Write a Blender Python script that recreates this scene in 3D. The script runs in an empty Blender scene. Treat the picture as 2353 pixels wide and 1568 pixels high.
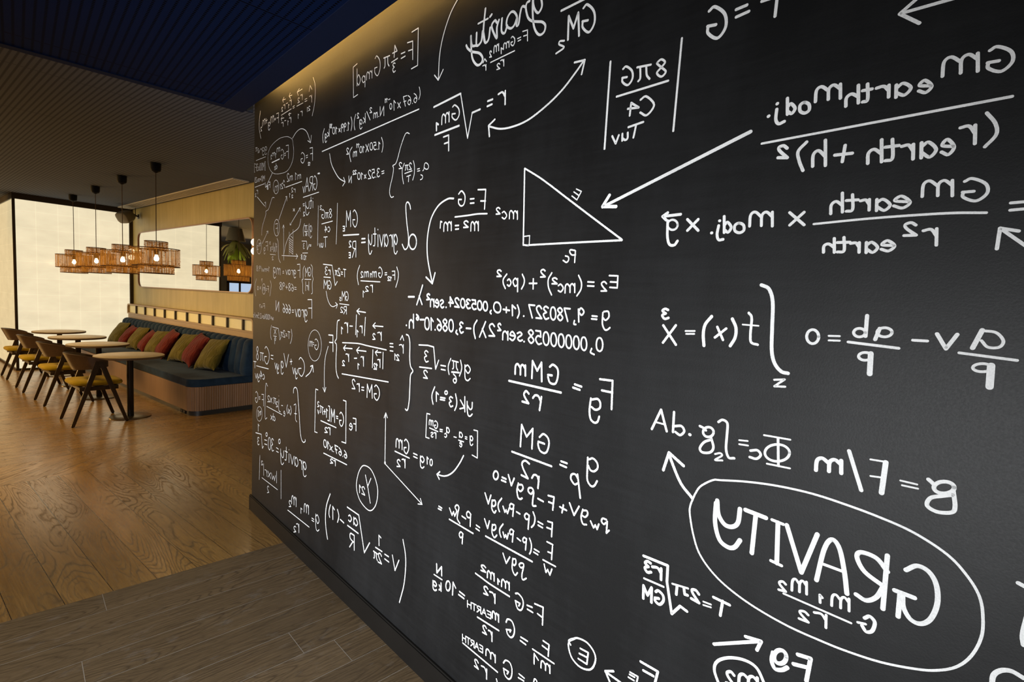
import bpy, bmesh, math, random
from mathutils import Vector, Matrix, Euler

random.seed(11)
SC = bpy.context.scene
COL = SC.collection

# ------------------------------------------------------------------ camera
FPX, IW, IH = 1165.0, 2353.0, 1568.0
EYE = Vector((0, 0, 1.55))
RIGHT = Vector((0.6161529, -0.78621836, 0.04707745))
DOWN = Vector((-0.03196411, -0.08468257, -0.99589515))
FWD = Vector((0.7869777, 0.6121189, -0.07730818))
cam_d = bpy.data.cameras.new('camera')
cam_d.sensor_width = 36.0
cam_d.lens = FPX / IW * 36.0
cam_d.clip_start = 0.05
cam = bpy.data.objects.new('camera', cam_d)
COL.objects.link(cam)
m = Matrix.Identity(4)
for i in range(3):
    m[i][0], m[i][1], m[i][2], m[i][3] = RIGHT[i], -DOWN[i], -FWD[i], EYE[i]
cam.matrix_world = m
SC.camera = cam

# ------------------------------------------------------------------ colour management, world, large lights
vs = SC.view_settings
vs.view_transform = 'Standard'
vs.look = 'None'
vs.exposure = 0.0
vs.gamma = 1.0
vs.use_curve_mapping = False
w = bpy.data.worlds.new('dim_room_air')
SC.world = w
w.use_nodes = True
w.node_tree.nodes['Background'].inputs[0].default_value = (0.6, 0.7, 1.0, 1)
w.node_tree.nodes['Background'].inputs[1].default_value = 0.02


def area_light(name, loc, target, sx, sy, power, color, spread=180):
    d = bpy.data.lights.new(name, 'AREA')
    d.shape = 'RECTANGLE'
    d.size, d.size_y, d.energy, d.color = sx, sy, power, color
    d.spread = math.radians(spread)
    o = bpy.data.objects.new(name, d)
    COL.objects.link(o)
    o.location = loc
    o.rotation_euler = (Vector(target) - Vector(loc)).to_track_quat('-Z', 'Y').to_euler()
    return o

# unseen daylight fill assumed beside the camera, with no window built, and unseen warm fill lights added in the
# lounge to the left of the frame
area_light('assumed_daylight_fill', (-1.8, 0.8, 0.9), (1.2, 1.8, 0.8), 2.4, 0.8, 76, (0.97, 0.985, 1.0), 82)  # added fill for assumed daylight, placed to grade the board's brightness; no window there
area_light('bench_warm_fill', (-0.5, 8.9, 2.88), (2.2, 8.9, 0.4), 4.6, 0.9, 95, (1.0, 0.70, 0.33), 110)  # added fill to brighten the bench and olive wall
area_light('floor_warm_fill', (-0.7, 5.8, 2.90), (-0.5, 5.8, 0.0), 2.0, 2.8, 56, (1.0, 0.66, 0.27), 95)  # added fill that warms the floor in front of the lounge
area_light('board_sheen_fill', (-1.45, 14.3, 1.75), (2.6, 7.5, 0.8), 2.0, 2.0, 150, (1.0, 0.57, 0.18))  # added source, placed to give the board's far end its brown sheen

# ------------------------------------------------------------------ helpers

def tag(o, label=None, cat=None, group=None, kind=None):
    if label: o['label'] = label
    if cat: o['category'] = cat
    if group: o['group'] = group
    if kind: o['kind'] = kind
    return o


def thing(name, label, cat, loc=(0, 0, 0), rz=0.0, group=None, rot=None):
    o = bpy.data.objects.new(name, None)
    o.empty_display_size = 0.1
    COL.objects.link(o)
    o.location = loc
    o.rotation_euler = rot if rot else (0, 0, rz)
    return tag(o, label, cat, group)


def obj(name, bm, mat, parent=None, smooth=True, angle=38.0):
    bmesh.ops.recalc_face_normals(bm, faces=bm.faces)
    if smooth:
        lim = math.radians(angle)
        for e in bm.edges:
            e.smooth = not (len(e.link_faces) == 2 and e.calc_face_angle(0) > lim)
        for f in bm.faces:
            f.smooth = True
    me = bpy.data.meshes.new(name)
    bm.to_mesh(me)
    bm.free()
    mats = mat if isinstance(mat, (list, tuple)) else [mat]
    for mm in mats:
        me.materials.append(mm)
    o = bpy.data.objects.new(name, me)
    COL.objects.link(o)
    if parent: o.parent = parent
    return o


def copy_tree(o, parent=None):
    c = o.copy()
    COL.objects.link(c)
    c.parent = parent
    for ch in list(o.children):
        copy_tree(ch, c)
    return c


def BM():
    return bmesh.new()


def box(bm, x0, x1, y0, y1, z0, z1, bev=0.0, M=None, seg=2):
    r = bmesh.ops.create_cube(bm, size=1.0)
    vs_ = r['verts']
    for v in vs_:
        v.co = Vector(((x0 + x1) / 2 + v.co.x * (x1 - x0), (y0 + y1) / 2 + v.co.y * (y1 - y0), (z0 + z1) / 2 + v.co.z * (z1 - z0)))
    if bev > 0:
        es = list({e for v in vs_ for e in v.link_edges})
        rr = bmesh.ops.bevel(bm, geom=es, offset=bev, segments=seg, affect='EDGES', profile=0.6)
        vs_ = list(set(rr['verts']) | {v for v in vs_ if v.is_valid})
    if M is not None:
        for v in vs_:
            v.co = M @ v.co
    return vs_


def lathe(bm, prof, seg=32, c=(0, 0, 0), close=False):
    """prof: list of (r, z)"""
    rings = []
    for r, z in prof:
        if r < 1e-6:
            rings.append([bm.verts.new((c[0], c[1], c[2] + z))])
        else:
            rings.append([bm.verts.new((c[0] + r * math.cos(2 * math.pi * k / seg), c[1] + r * math.sin(2 * math.pi * k / seg), c[2] + z)) for k in range(seg)])
    for a, b in zip(rings, rings[1:]):
        for k in range(seg):
            k2 = (k + 1) % seg
            if len(a) == 1 and len(b) == 1: continue
            if len(a) == 1: bm.faces.new((a[0], b[k], b[k2]))
            elif len(b) == 1: bm.faces.new((a[k], a[k2], b[0]))
            else: bm.faces.new((a[k], a[k2], b[k2], b[k]))
    return rings


def tube(bm, pts, r, seg=10, cap=True):
    pts = [Vector(p) for p in pts]
    rings = []
    n = len(pts)
    up = Vector((0, 0, 1))
    for i, p in enumerate(pts):
        t = (pts[min(i + 1, n - 1)] - pts[max(i - 1, 0)]).normalized()
        a = t.cross(up)
        if a.length < 1e-3: a = t.cross(Vector((1, 0, 0)))
        a.normalize()
        b = t.cross(a).normalized()
        rr = r[i] if isinstance(r, (list, tuple)) else r
        rings.append([bm.verts.new(p + a * rr * math.cos(2 * math.pi * k / seg) + b * rr * math.sin(2 * math.pi * k / seg)) for k in range(seg)])
    for A, B in zip(rings, rings[1:]):
        for k in range(seg):
            bm.faces.new((A[k], A[(k + 1) % seg], B[(k + 1) % seg], B[k]))
    if cap:
        bm.faces.new(rings[0]); bm.faces.new(list(reversed(rings[-1])))


def beam(bm, p, q, w0, h0, w1=None, h1=None, side=(0, 1, 0), bev=0.0):
    """rectangular bar from p to q; w along `side`, h across"""
    p, q, side = Vector(p), Vector(q), Vector(side)
    w1 = w0 if w1 is None else w1
    h1 = h0 if h1 is None else h1
    t = (q - p).normalized()
    s = (side - t * side.dot(t)).normalized()
    u = t.cross(s)
    v = []
    for P, ww, hh in ((p, w0, h0), (q, w1, h1)):
        for a, b in ((-1, -1), (1, -1), (1, 1), (-1, 1)):
            v.append(bm.verts.new(P + s * a * ww / 2 + u * b * hh / 2))
    fs = [(0, 1, 2, 3), (7, 6, 5, 4)] + [(i, 4 + i, 4 + (i + 1) % 4, (i + 1) % 4) for i in range(4)]
    fs = [bm.faces.new([v[i] for i in f]) for f in fs]
    if bev > 0:
        es = list({e for f in fs for e in f.edges})
        bmesh.ops.bevel(bm, geom=es, offset=bev, segments=2, affect='EDGES', profile=0.6)


def poly(bm, pts, mi=0):
    f = bm.faces.new([bm.verts.new(p) for p in pts])
    f.material_index = mi
    return f


def slab(bm, pts, z0, z1):
    """prism with the given xy outline"""
    n = len(pts)
    a = [bm.verts.new((x, y, z0)) for x, y in pts]
    b = [bm.verts.new((x, y, z1)) for x, y in pts]
    bm.faces.new(list(reversed(a))); bm.faces.new(b)
    for i in range(n):
        bm.faces.new((a[i], a[(i + 1) % n], b[(i + 1) % n], b[i]))


def rrect(x0, x1, y0, y1, r, seg=8):
    out = []
    for cx, cy, a0 in ((x1 - r, y1 - r, 0), (x0 + r, y1 - r, 90), (x0 + r, y0 + r, 180), (x1 - r, y0 + r, 270)):
        for k in range(seg + 1):
            a = math.radians(a0 + 90 * k / seg)
            out.append((cx + r * math.cos(a), cy + r * math.sin(a)))
    return out


def ring_frame(bm, outer, inner, d0, d1, put):
    """frame between two outlines with equal point counts, extruded d0..d1; put(a,b,d)->xyz"""
    n = len(outer)
    V = [[bm.verts.new(put(a, b, d)) for a, b in o] for o in (outer, inner) for d in (d0, d1)]
    o0, o1, i0, i1 = V
    for k in range(n):
        j = (k + 1) % n
        bm.faces.new((o0[k], o0[j], o1[j], o1[k]))
        bm.faces.new((i0[j], i0[k], i1[k], i1[j]))
        bm.faces.new((o1[k], o1[j], i1[j], i1[k]))
        bm.faces.new((o0[j], o0[k], i0[k], i0[j]))

# ------------------------------------------------------------------ materials

class NT:
    def __init__(s, name):
        s.m = bpy.data.materials.new(name)
        s.m.use_nodes = True
        s.t = s.m.node_tree
        s.b = s.t.nodes['Principled BSDF']
        s.out = s.t.nodes['Material Output']

    def n(s, typ, **kw):
        nd = s.t.nodes.new(typ)
        for k, v in kw.items():
            setattr(nd, k, v)
        return nd

    def l(s, a, b):
        s.t.links.new(a, b)

    def math(s, op, a, b=None, c=None, clamp=False):
        nd = s.n('ShaderNodeMath', operation=op, use_clamp=clamp)
        for i, v in enumerate((a, b, c)):
            if v is None: continue
            if isinstance(v, (int, float)): nd.inputs[i].default_value = v
            else: s.l(v, nd.inputs[i])
        return nd.outputs[0]

    def mix(s, fac, a, b, blend='MIX'):
        nd = s.n('ShaderNodeMix', data_type='RGBA', blend_type=blend)
        for i, v in ((0, fac), (6, a), (7, b)):
            if isinstance(v, (int, float)): nd.inputs[i].default_value = v
            elif isinstance(v, tuple): nd.inputs[i].default_value = (v + (1,))[:4]
            else: s.l(v, nd.inputs[i])
        return nd.outputs[2]

    def coord(s, loc=(0, 0, 0), rot=(0, 0, 0), scale=(1, 1, 1), kind='Object'):
        tc = s.n('ShaderNodeTexCoord')
        mp = s.n('ShaderNodeMapping')
        mp.inputs['Location'].default_value = loc
        mp.inputs['Rotation'].default_value = rot
        mp.inputs['Scale'].default_value = scale
        s.l(tc.outputs[kind], mp.inputs[0])
        return mp.outputs[0]

    def noise(s, vec, scale=5, detail=4, rough=0.55, dist=0.0):
        nd = s.n('ShaderNodeTexNoise')
        nd.inputs['Scale'].default_value = scale
        nd.inputs['Detail'].default_value = detail
        nd.inputs['Roughness'].default_value = rough
        nd.inputs['Distortion'].default_value = dist
        if vec is not None: s.l(vec, nd.inputs['Vector'])
        return nd.outputs[0]

    def ramp(s, fac, stops):
        nd = s.n('ShaderNodeValToRGB')
        cr = nd.color_ramp
        while len(cr.elements) < len(stops): cr.elements.new(0.5)
        for e, (p, c) in zip(cr.elements, stops):
            e.position = p
            e.color = (c + (1,))[:4] if isinstance(c, tuple) else (c, c, c, 1)
        s.l(fac, nd.inputs[0])
        return nd.outputs[0]

    def bump(s, h, strength=0.2, dist=0.01):
        nd = s.n('ShaderNodeBump')
        nd.inputs['Strength'].default_value = strength
        nd.inputs['Distance'].default_value = dist
        s.l(h, nd.inputs['Height'])
        s.l(nd.outputs[0], s.b.inputs['Normal'])

    def set(s, **kw):
        for k, v in kw.items():
            i = s.b.inputs[k.replace('_', ' ')]
            if isinstance(v, (int, float)): i.default_value = v
            elif isinstance(v, tuple): i.default_value = (v + (1,))[:4] if len(i.default_value) == 4 else v
            else: s.l(v, i)
        return s


def plain(name, col, rough=0.5, metal=0.0, noise=0.0, scale=40, spec=0.5, emit=None, estr=0.0, bump=0.0):
    t = NT(name)
    c = col
    if noise > 0 or bump > 0:
        nz = t.noise(t.coord(), scale, 4)
        if noise > 0:
            c = t.mix(nz, tuple(v * (1 - noise) for v in col), tuple(min(1, v * (1 + noise)) for v in col))
        if bump > 0: t.bump(nz, bump, 0.005)
    t.set(Base_Color=c, Roughness=rough, Metallic=metal)
    t.b.inputs['Specular IOR Level'].default_value = spec
    if emit:
        t.set(Emission_Color=emit, Emission_Strength=estr)
    return t.m


def wood(name, c1, c2, rough=0.45, axis='X', scale=1.0):
    t = NT(name)
    sc = {'X': (1.5, 22, 22), 'Y': (22, 1.5, 22), 'Z': (22, 22, 1.5)}[axis]
    v = t.coord(scale=tuple(a * scale for a in sc))
    n1 = t.noise(v, 1.0, 5, 0.6, 0.6)
    n2 = t.noise(v, 4.0, 3, 0.6)
    f = t.math('ADD', t.math('MULTIPLY', n1, 0.7), t.math('MULTIPLY', n2, 0.3))
    t.set(Base_Color=t.ramp(f, [(0.3, c1), (0.7, c2)]), Roughness=rough)
    t.bump(n2, 0.08, 0.002)
    return t.m


def fabric(name, c1, c2, scale=9, rough=0.9, sheen=0.4, folds=0.0):
    t = NT(name)
    v = t.coord()
    n1 = t.noise(v, scale, 5, 0.6, 0.4)
    n2 = t.noise(v, 350, 2)
    t.set(Base_Color=t.ramp(n1, [(0.32, c1), (0.68, c2)]), Roughness=rough)
    t.b.inputs['Sheen Weight'].default_value = sheen
    t.b.inputs['Sheen Roughness'].default_value = 0.4
    t.b.inputs['Specular IOR Level'].default_value = 0.15
    if folds:
        n3 = t.noise(t.coord(rot=(0.5, 0.2, 0.3), scale=(2.2, 7, 3.2)), 2.2, 3, 0.5, 1.2)
        t.bump(t.math('ADD', t.math('MULTIPLY', n3, folds), t.math('ADD', t.math('MULTIPLY', n1, 0.25), t.math('MULTIPLY', n2, 0.03))), 0.7, 0.035)
    else:
        t.bump(t.math('ADD', n1, t.math('MULTIPLY', n2, 0.15)), 0.25, 0.01)
    return t.m


def floor_mat(name, mode):
    """mode 'A' planks square to the blackboard, 'B' planks running to the lounge, 'C' chevron rows"""
    t = NT(name)
    th = math.radians(7.8)
    if mode == 'A':
        tc = t.coord(rot=(0, 0, 0))
        sx = t.n('ShaderNodeSeparateXYZ'); t.l(tc, sx.inputs[0])
        X, Y = sx.outputs[0], sx.outputs[1]
        # across = distance along the board, along = square to it
        across = t.math('ADD', t.math('MULTIPLY', X, math.sin(th)), t.math('MULTIPLY', Y, math.cos(th)))
        along = t.math('SUBTRACT', t.math('MULTIPLY', X, math.cos(th)), t.math('MULTIPLY', Y, math.sin(th)))
        a = t.math('DIVIDE', t.math('SUBTRACT', across, 3.116 - 0.176 * 40), 0.176)
        row = None
    else:
        tc = t.coord()
        sx = t.n('ShaderNodeSeparateXYZ'); t.l(tc, sx.inputs[0])
        X, Y = sx.outputs[0], sx.outputs[1]
        if mode == 'B':
            across, along = X, Y
            a = t.math('DIVIDE', t.math('SUBTRACT', across, 0.734 - 0.181 * 60), 0.181)
            row = None
        elif mode == 'D':
            across, along = Y, X
            a = t.math('DIVIDE', t.math('SUBTRACT', across, 5.797 - 0.181 * 60), 0.181)
            row = None
        else:
            yy = t.math('SUBTRACT', Y, 5.215)
            rr = t.math('DIVIDE', yy, 0.58)
            row = t.math('FLOOR', rr)
            tri = t.math('PINGPONG', yy, 0.58)
            across = t.math('SUBTRACT', X, t.math('MULTIPLY', tri, 1.25))
            along = t.math('ADD', t.math('MULTIPLY', tri, 1.5), t.math('MULTIPLY', row, 3.7))
            a = t.math('DIVIDE', t.math('ADD', across, 20.0), 0.27)
    pid = t.math('FLOOR', a)
    fr = t.math('FRACT', a)
    if row is not None:
        pid = t.math('ADD', pid, t.math('MULTIPLY', row, 57.0))
    wn = t.n('ShaderNodeTexWhiteNoise', noise_dimensions='1D')
    t.l(pid, wn.inputs['W'])
    rnd = wn.outputs[0]
    # board ends
    if mode != 'C':
        al = t.math('DIVIDE', t.math('ADD', along, t.math('MULTIPLY', rnd, 7.0)), {'A': 1.9, 'B': 300.0, 'D': 1.6}[mode])
        seg = t.math('FLOOR', al)
        fe = t.math('FRACT', al)
        wn2 = t.n('ShaderNodeTexWhiteNoise', noise_dimensions='2D')
        cv = t.n('ShaderNodeCombineXYZ'); t.l(pid, cv.inputs[0]); t.l(seg, cv.inputs[1])
        t.l(cv.outputs[0], wn2.inputs['Vector'])
        rnd = wn2.outputs[0]
        ends = t.math('LESS_THAN', fe, 0.0012)
    else:
        fe = t.math('FRACT', rr)
        ends = t.math('LESS_THAN', fe, 0.006)
    edge = t.math('LESS_THAN', t.math('MINIMUM', fr, t.math('SUBTRACT', 1.0, fr)), {'A': 0.0065, 'B': 0.009, 'C': 0.012, 'D': 0.014}[mode])
    seam = t.math('MAXIMUM', edge, ends)
    # grain space
    gv = t.n('ShaderNodeCombineXYZ')
    t.l(t.math('MULTIPLY', along, 1.0), gv.inputs[0])
    t.l(t.math('MULTIPLY', fr, 0.176), gv.inputs[1])
    t.l(t.math('MULTIPLY', rnd, 37.0), gv.inputs[2])
    g = gv.outputs[0]

    def mp(scale):
        k = t.n('ShaderNodeMapping'); k.inputs['Scale'].default_value = scale
        t.l(g, k.inputs[0]); return k.outputs[0]
    fine = t.ramp(t.noise(mp((3.0, 110, 1)), 1.0, 6, 0.75, 0.3), [(0.33, 0.0), (0.62, 1.0)])
    # cathedral figure: contour lines of a stretched height field
    h = t.math('ADD', t.noise(mp((0.85, 4.6, 1)), 1.0, 1.0, 0.4, 0.3), t.math('MULTIPLY', t.noise(mp((6, 26, 1)), 1.0, 2, 0.5), 0.035))
    wav = t.math('FRACT', t.math('MULTIPLY', h, 34.0))
    ringl = t.math('SUBTRACT', 1.0, t.math('MULTIPLY', t.math('ABSOLUTE', t.math('SUBTRACT', wav, 0.5)), 2.0))
    ringl = t.math('POWER', ringl, 3.6)
    blot = t.noise(mp((0.9, 3.0, 1)), 2.0, 4, 0.6)
    pores = t.noise(mp((14, 160, 1)), 1.0, 3, 0.7)
    dark = t.math('MULTIPLY', ringl, t.ramp(blot, [(0.34, 0.0), (0.58, 1.0 if mode != 'A' else 0.75)]))
    pr = t.ramp(pores, [(0.53, 0.0), (0.66, 0.8)])
    if mode == 'A':
        ca, cb, cd = (0.095, 0.064, 0.034), (0.18, 0.124, 0.068), (0.04, 0.024, 0.012)
    else:
        ca, cb, cd = (0.235, 0.124, 0.036), (0.39, 0.224, 0.072), (0.062, 0.032, 0.010)
    base = t.mix(fine, ca, cb)
    tone = t.math('ADD', 0.86, t.math('MULTIPLY', rnd, 0.26))
    hs = t.n('ShaderNodeHueSaturation'); t.l(base, hs.inputs['Color']); t.l(tone, hs.inputs['Value'])
    col = t.mix(t.math('MULTIPLY', dark, 0.9), hs.outputs[0], cd)
    col = t.mix(t.math('MULTIPLY', pr, 0.65), col, cd)
    if mode == 'A':
        col = t.mix(seam, col, (0.30, 0.27, 0.23))
        smear = t.ramp(t.noise(t.coord(scale=(3, 5, 1)), 2.2, 6, 0.7), [(0.56, 0.0), (0.8, 0.45)])
        col = t.mix(smear, col, (0.30, 0.28, 0.26))
    else:
        col = t.mix(seam, col, (0.035, 0.02, 0.01))
    rg = t.math('ADD', 0.19 if mode != 'A' else 0.42, t.math('MULTIPLY', t.math('ADD', dark, t.math('MULTIPLY', pr, 0.6)), 0.22))
    t.set(Base_Color=col, Roughness=rg)
    hgt = t.math('SUBTRACT', 1.0, t.math('ADD', t.math('MULTIPLY', seam, 1.0), t.math('ADD', t.math('MULTIPLY', dark, 0.22), t.math('MULTIPLY', pr, 0.3))))
    t.bump(hgt, 0.05 if mode != 'A' else 0.2, 0.003)
    t.b.inputs['Specular IOR Level'].default_value = 1.0 if mode != 'A' else 0.5
    t.b.inputs['IOR'].default_value = 1.6 if mode != 'A' else 1.5
    return t.m


def perforated(name, col, hole, th, px=0.035, py=0.018, r=0.34, rough=0.6):
    t = NT(name)
    v = t.coord(rot=(0, 0, th))
    sx = t.n('ShaderNodeSeparateXYZ'); t.l(v, sx.inputs[0])
    fx = t.math('SUBTRACT', t.math('FRACT', t.math('DIVIDE', sx.outputs[0], px)), 0.5)
    fy = t.math('SUBTRACT', t.math('FRACT', t.math('DIVIDE', sx.outputs[1], py)), 0.5)
    dx = t.math('MULTIPLY', fx, px / py)
    d = t.math('SQRT', t.math('ADD', t.math('MULTIPLY', dx, dx), t.math('MULTIPLY', fy, fy)))
    hl = t.math('LESS_THAN', d, r)
    # panel joints every 1.2 m
    jx = t.math('LESS_THAN', t.math('FRACT', t.math('DIVIDE', sx.outputs[1], 1.19)), 0.006)
    f = t.math('MAXIMUM', hl, jx)
    t.set(Base_Color=t.mix(f, col, hole), Roughness=0.9)
    t.b.inputs['Specular IOR Level'].default_value = 0.05
    t.bump(t.math('SUBTRACT', 1.0, f), 0.4, 0.004)
    return t.m


M = {}
M['floorA'] = floor_mat('smoked_oak_planks', 'A')
M['floorB'] = floor_mat('oak_planks', 'B')
M['floorC'] = floor_mat('oak_diagonal_row', 'C')
M['floorD'] = floor_mat('oak_planks_lounge', 'D')
BETA = math.radians(7.63)
M['ceil_near'] = perforated('navy_perforated_panel', (0.004, 0.012, 0.052), (0.0006, 0.0015, 0.005), BETA)
M['ceil_far'] = perforated('grey_perforated_panel', (0.13, 0.150, 0.20), (0.048, 0.056, 0.076), 0.0, r=0.42)
M['navy_paint'] = plain('navy_painted_trim', (0.008, 0.014, 0.042), 0.85, noise=0.15, spec=0.08)
M['black_base'] = plain('black_painted_baseboard', (0.008, 0.0075, 0.007), 0.4, noise=0.2, scale=8, spec=0.2)


def board_mat():
    t = NT('blackboard_paint')
    v = t.coord()
    big = t.noise(t.coord(scale=(1, 1, 0.35)), 2.3, 6, 0.65)
    fine = t.noise(v, 260, 3, 0.6)
    streak = t.noise(t.coord(rot=(0.5, 0.2, 0.4), scale=(2, 2, 30)), 2.0, 4, 0.7)
    dust = t.ramp(t.math('ADD', t.math('MULTIPLY', big, 0.75), t.math('MULTIPLY', streak, 0.25)), [(0.40, 0.0), (0.85, 1.0)])
    t.set(Base_Color=t.mix(dust, (0.0060, 0.0063, 0.0068), (0.0185, 0.0195, 0.021)), Roughness=t.math('ADD', 0.42, t.math('MULTIPLY', fine, 0.12)))
    t.b.inputs['Specular IOR Level'].default_value = 0.30
    t.b.inputs['IOR'].default_value = 1.4
    t.bump(t.math('ADD', fine, t.math('MULTIPLY', big, 0.3)), 0.10, 0.002)
    return t.m


M['board'] = board_mat()


def chalk_mat():
    t = NT('white_chalk_marker')
    n1 = t.noise(t.coord(), 330, 3, 0.6)
    n2 = t.noise(t.coord(), 18, 3)
    f = t.math('ADD', t.math('MULTIPLY', n1, 0.6), t.math('MULTIPLY', n2, 0.4))
    t.set(Base_Color=t.ramp(f, [(0.34, (0.61, 0.625, 0.63)), (0.56, (0.77, 0.785, 0.79))]), Roughness=0.8)
    return t.m


M['chalk'] = chalk_mat()


def olive_wall():
    t = NT('gold_olive_plywood')
    v = t.coord(scale=(6, 6, 0.5))
    n1 = t.noise(v, 2.0, 6, 0.65, 0.3)
    n2 = t.noise(t.coord(), 2.0, 4)
    f = t.math('ADD', t.math('MULTIPLY', n1, 0.6), t.math('MULTIPLY', n2, 0.4))
    t.set(Base_Color=t.ramp(f, [(0.35, (0.42, 0.335, 0.120)), (0.65, (0.56, 0.455, 0.19))]), Roughness=0.45)
    t.bump(n1, 0.05, 0.003)
    return t.m


M['olive'] = olive_wall()


def tile_glow(name, strength, gx, gy, ox, oy, axis, tint=(1.0, 0.870, 0.590)):
    """backlit glass tiles with brighter joints"""
    t = NT(name)
    sx = t.n('ShaderNodeSeparateXYZ'); t.l(t.coord(), sx.inputs[0])
    A = sx.outputs[0] if axis == 'X' else sx.outputs[1]
    fa = t.math('FRACT', t.math('DIVIDE', t.math('ADD', A, 40 * gx - ox), gx))
    fz = t.math('FRACT', t.math('DIVIDE', t.math('ADD', sx.outputs[2], 40 * gy - oy), gy))
    ja = t.math('LESS_THAN', fa, 0.018)
    jz = t.math('LESS_THAN', fz, 0.016)
    j = t.math('MAXIMUM', ja, jz)
    cl = t.noise(t.coord(scale=(1, 1, 2.2)), 2.6, 5, 0.6)
    cl2 = t.ramp(cl, [(0.3, 0.90), (0.7, 1.04)])
    st = t.math('MULTIPLY', cl2, strength)
    st = t.math('ADD', st, t.math('MULTIPLY', j, 0.18 * strength))
    t.set(Base_Color=(0.22, 0.19, 0.14), Roughness=0.18, Emission_Color=tint, Emission_Strength=st)
    return t.m


M['tile_front'] = tile_glow('backlit_glass_tiles', 0.85, 0.284, 0.2785, 1.847, 0.727, 'X')
M['tile_side'] = tile_glow('backlit_glass_tiles_side', 0.66, 0.284, 0.2785, 11.78, 0.727, 'Y', (1.0, 0.82, 0.47))
M['dark_frame'] = plain('dark_bronze_frame', (0.035, 0.024, 0.015), 0.4, 0.3, noise=0.2)
M['mirror'] = plain('mirror_glass', (0.92, 0.92, 0.90), 0.0, 1.0)
M['copper_wood'] = wood('copper_toned_frame', (0.30, 0.15, 0.08), (0.42, 0.22, 0.12), 0.35, 'Y')
M['shelf_wood'] = wood('bench_surround_oak', (0.30, 0.19, 0.10), (0.42, 0.28, 0.15), 0.45, 'Y')
M['cream'] = plain('cream_back_panel', (0.90, 0.83, 0.52), 0.5, noise=0.06, scale=14)
M['dark_gap'] = plain('dark_slat', (0.05, 0.034, 0.02), 0.5, noise=0.2)
M['bench_wood'] = wood('bench_walnut_veneer', (0.20, 0.11, 0.055), (0.29, 0.16, 0.085), 0.62, 'Z')
M['plinth'] = plain('dark_plinth', (0.020, 0.020, 0.022), 0.45, noise=0.2)
M['navy'] = fabric('navy_velvet', (0.006, 0.017, 0.038), (0.016, 0.038, 0.074), 7, 0.85, 0.12)
M['green'] = fabric('olive_velvet', (0.085, 0.066, 0.010), (0.15, 0.118, 0.022), 7, 0.85, 0.12, 1.2)
M['red'] = fabric('rust_red_velvet', (0.085, 0.008, 0.006), (0.15, 0.016, 0.010), 7, 0.85, 0.12, 1.2)
M['mustard'] = fabric('mustard_wool', (0.30, 0.19, 0.008), (0.42, 0.275, 0.014), 12, 0.9, 0.1)
M['chair_wood'] = wood('smoked_oak_chair', (0.020, 0.011, 0.006), (0.045, 0.025, 0.013), 0.42, 'Z')
M['chair_ply'] = wood('smoked_oak_plywood', (0.045, 0.024, 0.012), (0.085, 0.047, 0.025), 0.38, 'Y')
M['table_top'] = wood('light_oak_top', (0.36, 0.27, 0.15), (0.50, 0.39, 0.23), 0.42, 'Y', 1.6)
M['table_edge'] = plain('brown_table_edge', (0.12, 0.075, 0.04), 0.5, noise=0.2)
M['black_steel'] = plain('black_steel', (0.018, 0.016, 0.015), 0.38, 0.4, noise=0.1)
M['base_steel'] = plain('brushed_base_plate', (0.30, 0.25, 0.18), 0.32, 0.9, noise=0.1)
M['black_plastic'] = plain('black_plastic', (0.004, 0.0045, 0.008), 0.6, spec=0.12)
M['cord'] = plain('dark_textile_cord', (0.06, 0.035, 0.02), 0.8)
M['bulb'] = plain('glowing_bulb', (1, 0.9, 0.7), 0.3, emit=(1.0, 0.70, 0.36), estr=60.0)
M['globe'] = plain('glowing_globe', (1, 0.95, 0.85), 0.3, emit=(1.0, 0.76, 0.45), estr=5.0)
M['brass'] = plain('brushed_brass', (0.55, 0.38, 0.16), 0.35, 1.0)
M['speaker'] = plain('taupe_speaker_shell', (0.13, 0.115, 0.085), 0.55, noise=0.05)
M['speaker_grille'] = plain('taupe_speaker_grille', (0.24, 0.21, 0.155), 0.7, noise=0.1, scale=300)
M['vent'] = plain('vent_metal', (0.62, 0.57, 0.48), 0.45)
M['vent_dark'] = plain('vent_gap', (0.04, 0.035, 0.03), 0.7)
M['led'] = plain('warm_led_strip', (1, 0.8, 0.5), 0.5, emit=(1.0, 0.57, 0.14), estr=27.0)
M['plaster'] = plain('dark_grey_plaster', (0.10, 0.095, 0.085), 0.7, noise=0.15, scale=6)
M['shade_grey'] = plain('grey_linen_shade', (0.13, 0.12, 0.10), 0.85, noise=0.1)
M['leaf'] = plain('fern_leaf', (0.32, 0.50, 0.05), 0.5, noise=0.4, scale=12)
M['leaf_brown'] = plain('old_fern_leaf', (0.22, 0.24, 0.07), 0.6, noise=0.4, scale=12)
M['sky_pane'] = plain('daylit_window_pane', (0.3, 0.4, 0.5), 0.1, emit=(0.55, 0.72, 1.0), estr=0.8)


def rattan():
    t = NT('woven_jute_shade')
    n1 = t.noise(t.coord(scale=(60, 60, 9)), 1.0, 4, 0.7)
    col = t.ramp(n1, [(0.32, (0.17, 0.072, 0.013)), (0.66, (0.58, 0.31, 0.070))])
    t.set(Base_Color=col, Roughness=0.8)
    tr = t.n('ShaderNodeBsdfTranslucent')
    t.l(col, tr.inputs[0])
    mx = t.n('ShaderNodeMixShader'); mx.inputs[0].default_value = 0.55
    t.l(t.b.outputs[0], mx.inputs[1]); t.l(tr.outputs[0], mx.inputs[2])
    t.l(mx.outputs[0], t.out.inputs[0])
    return t.m


M['rattan'] = rattan()
M['rattan_rim'] = plain('jute_wrapped_rim', (0.085, 0.034, 0.010), 0.8, noise=0.3)

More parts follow.
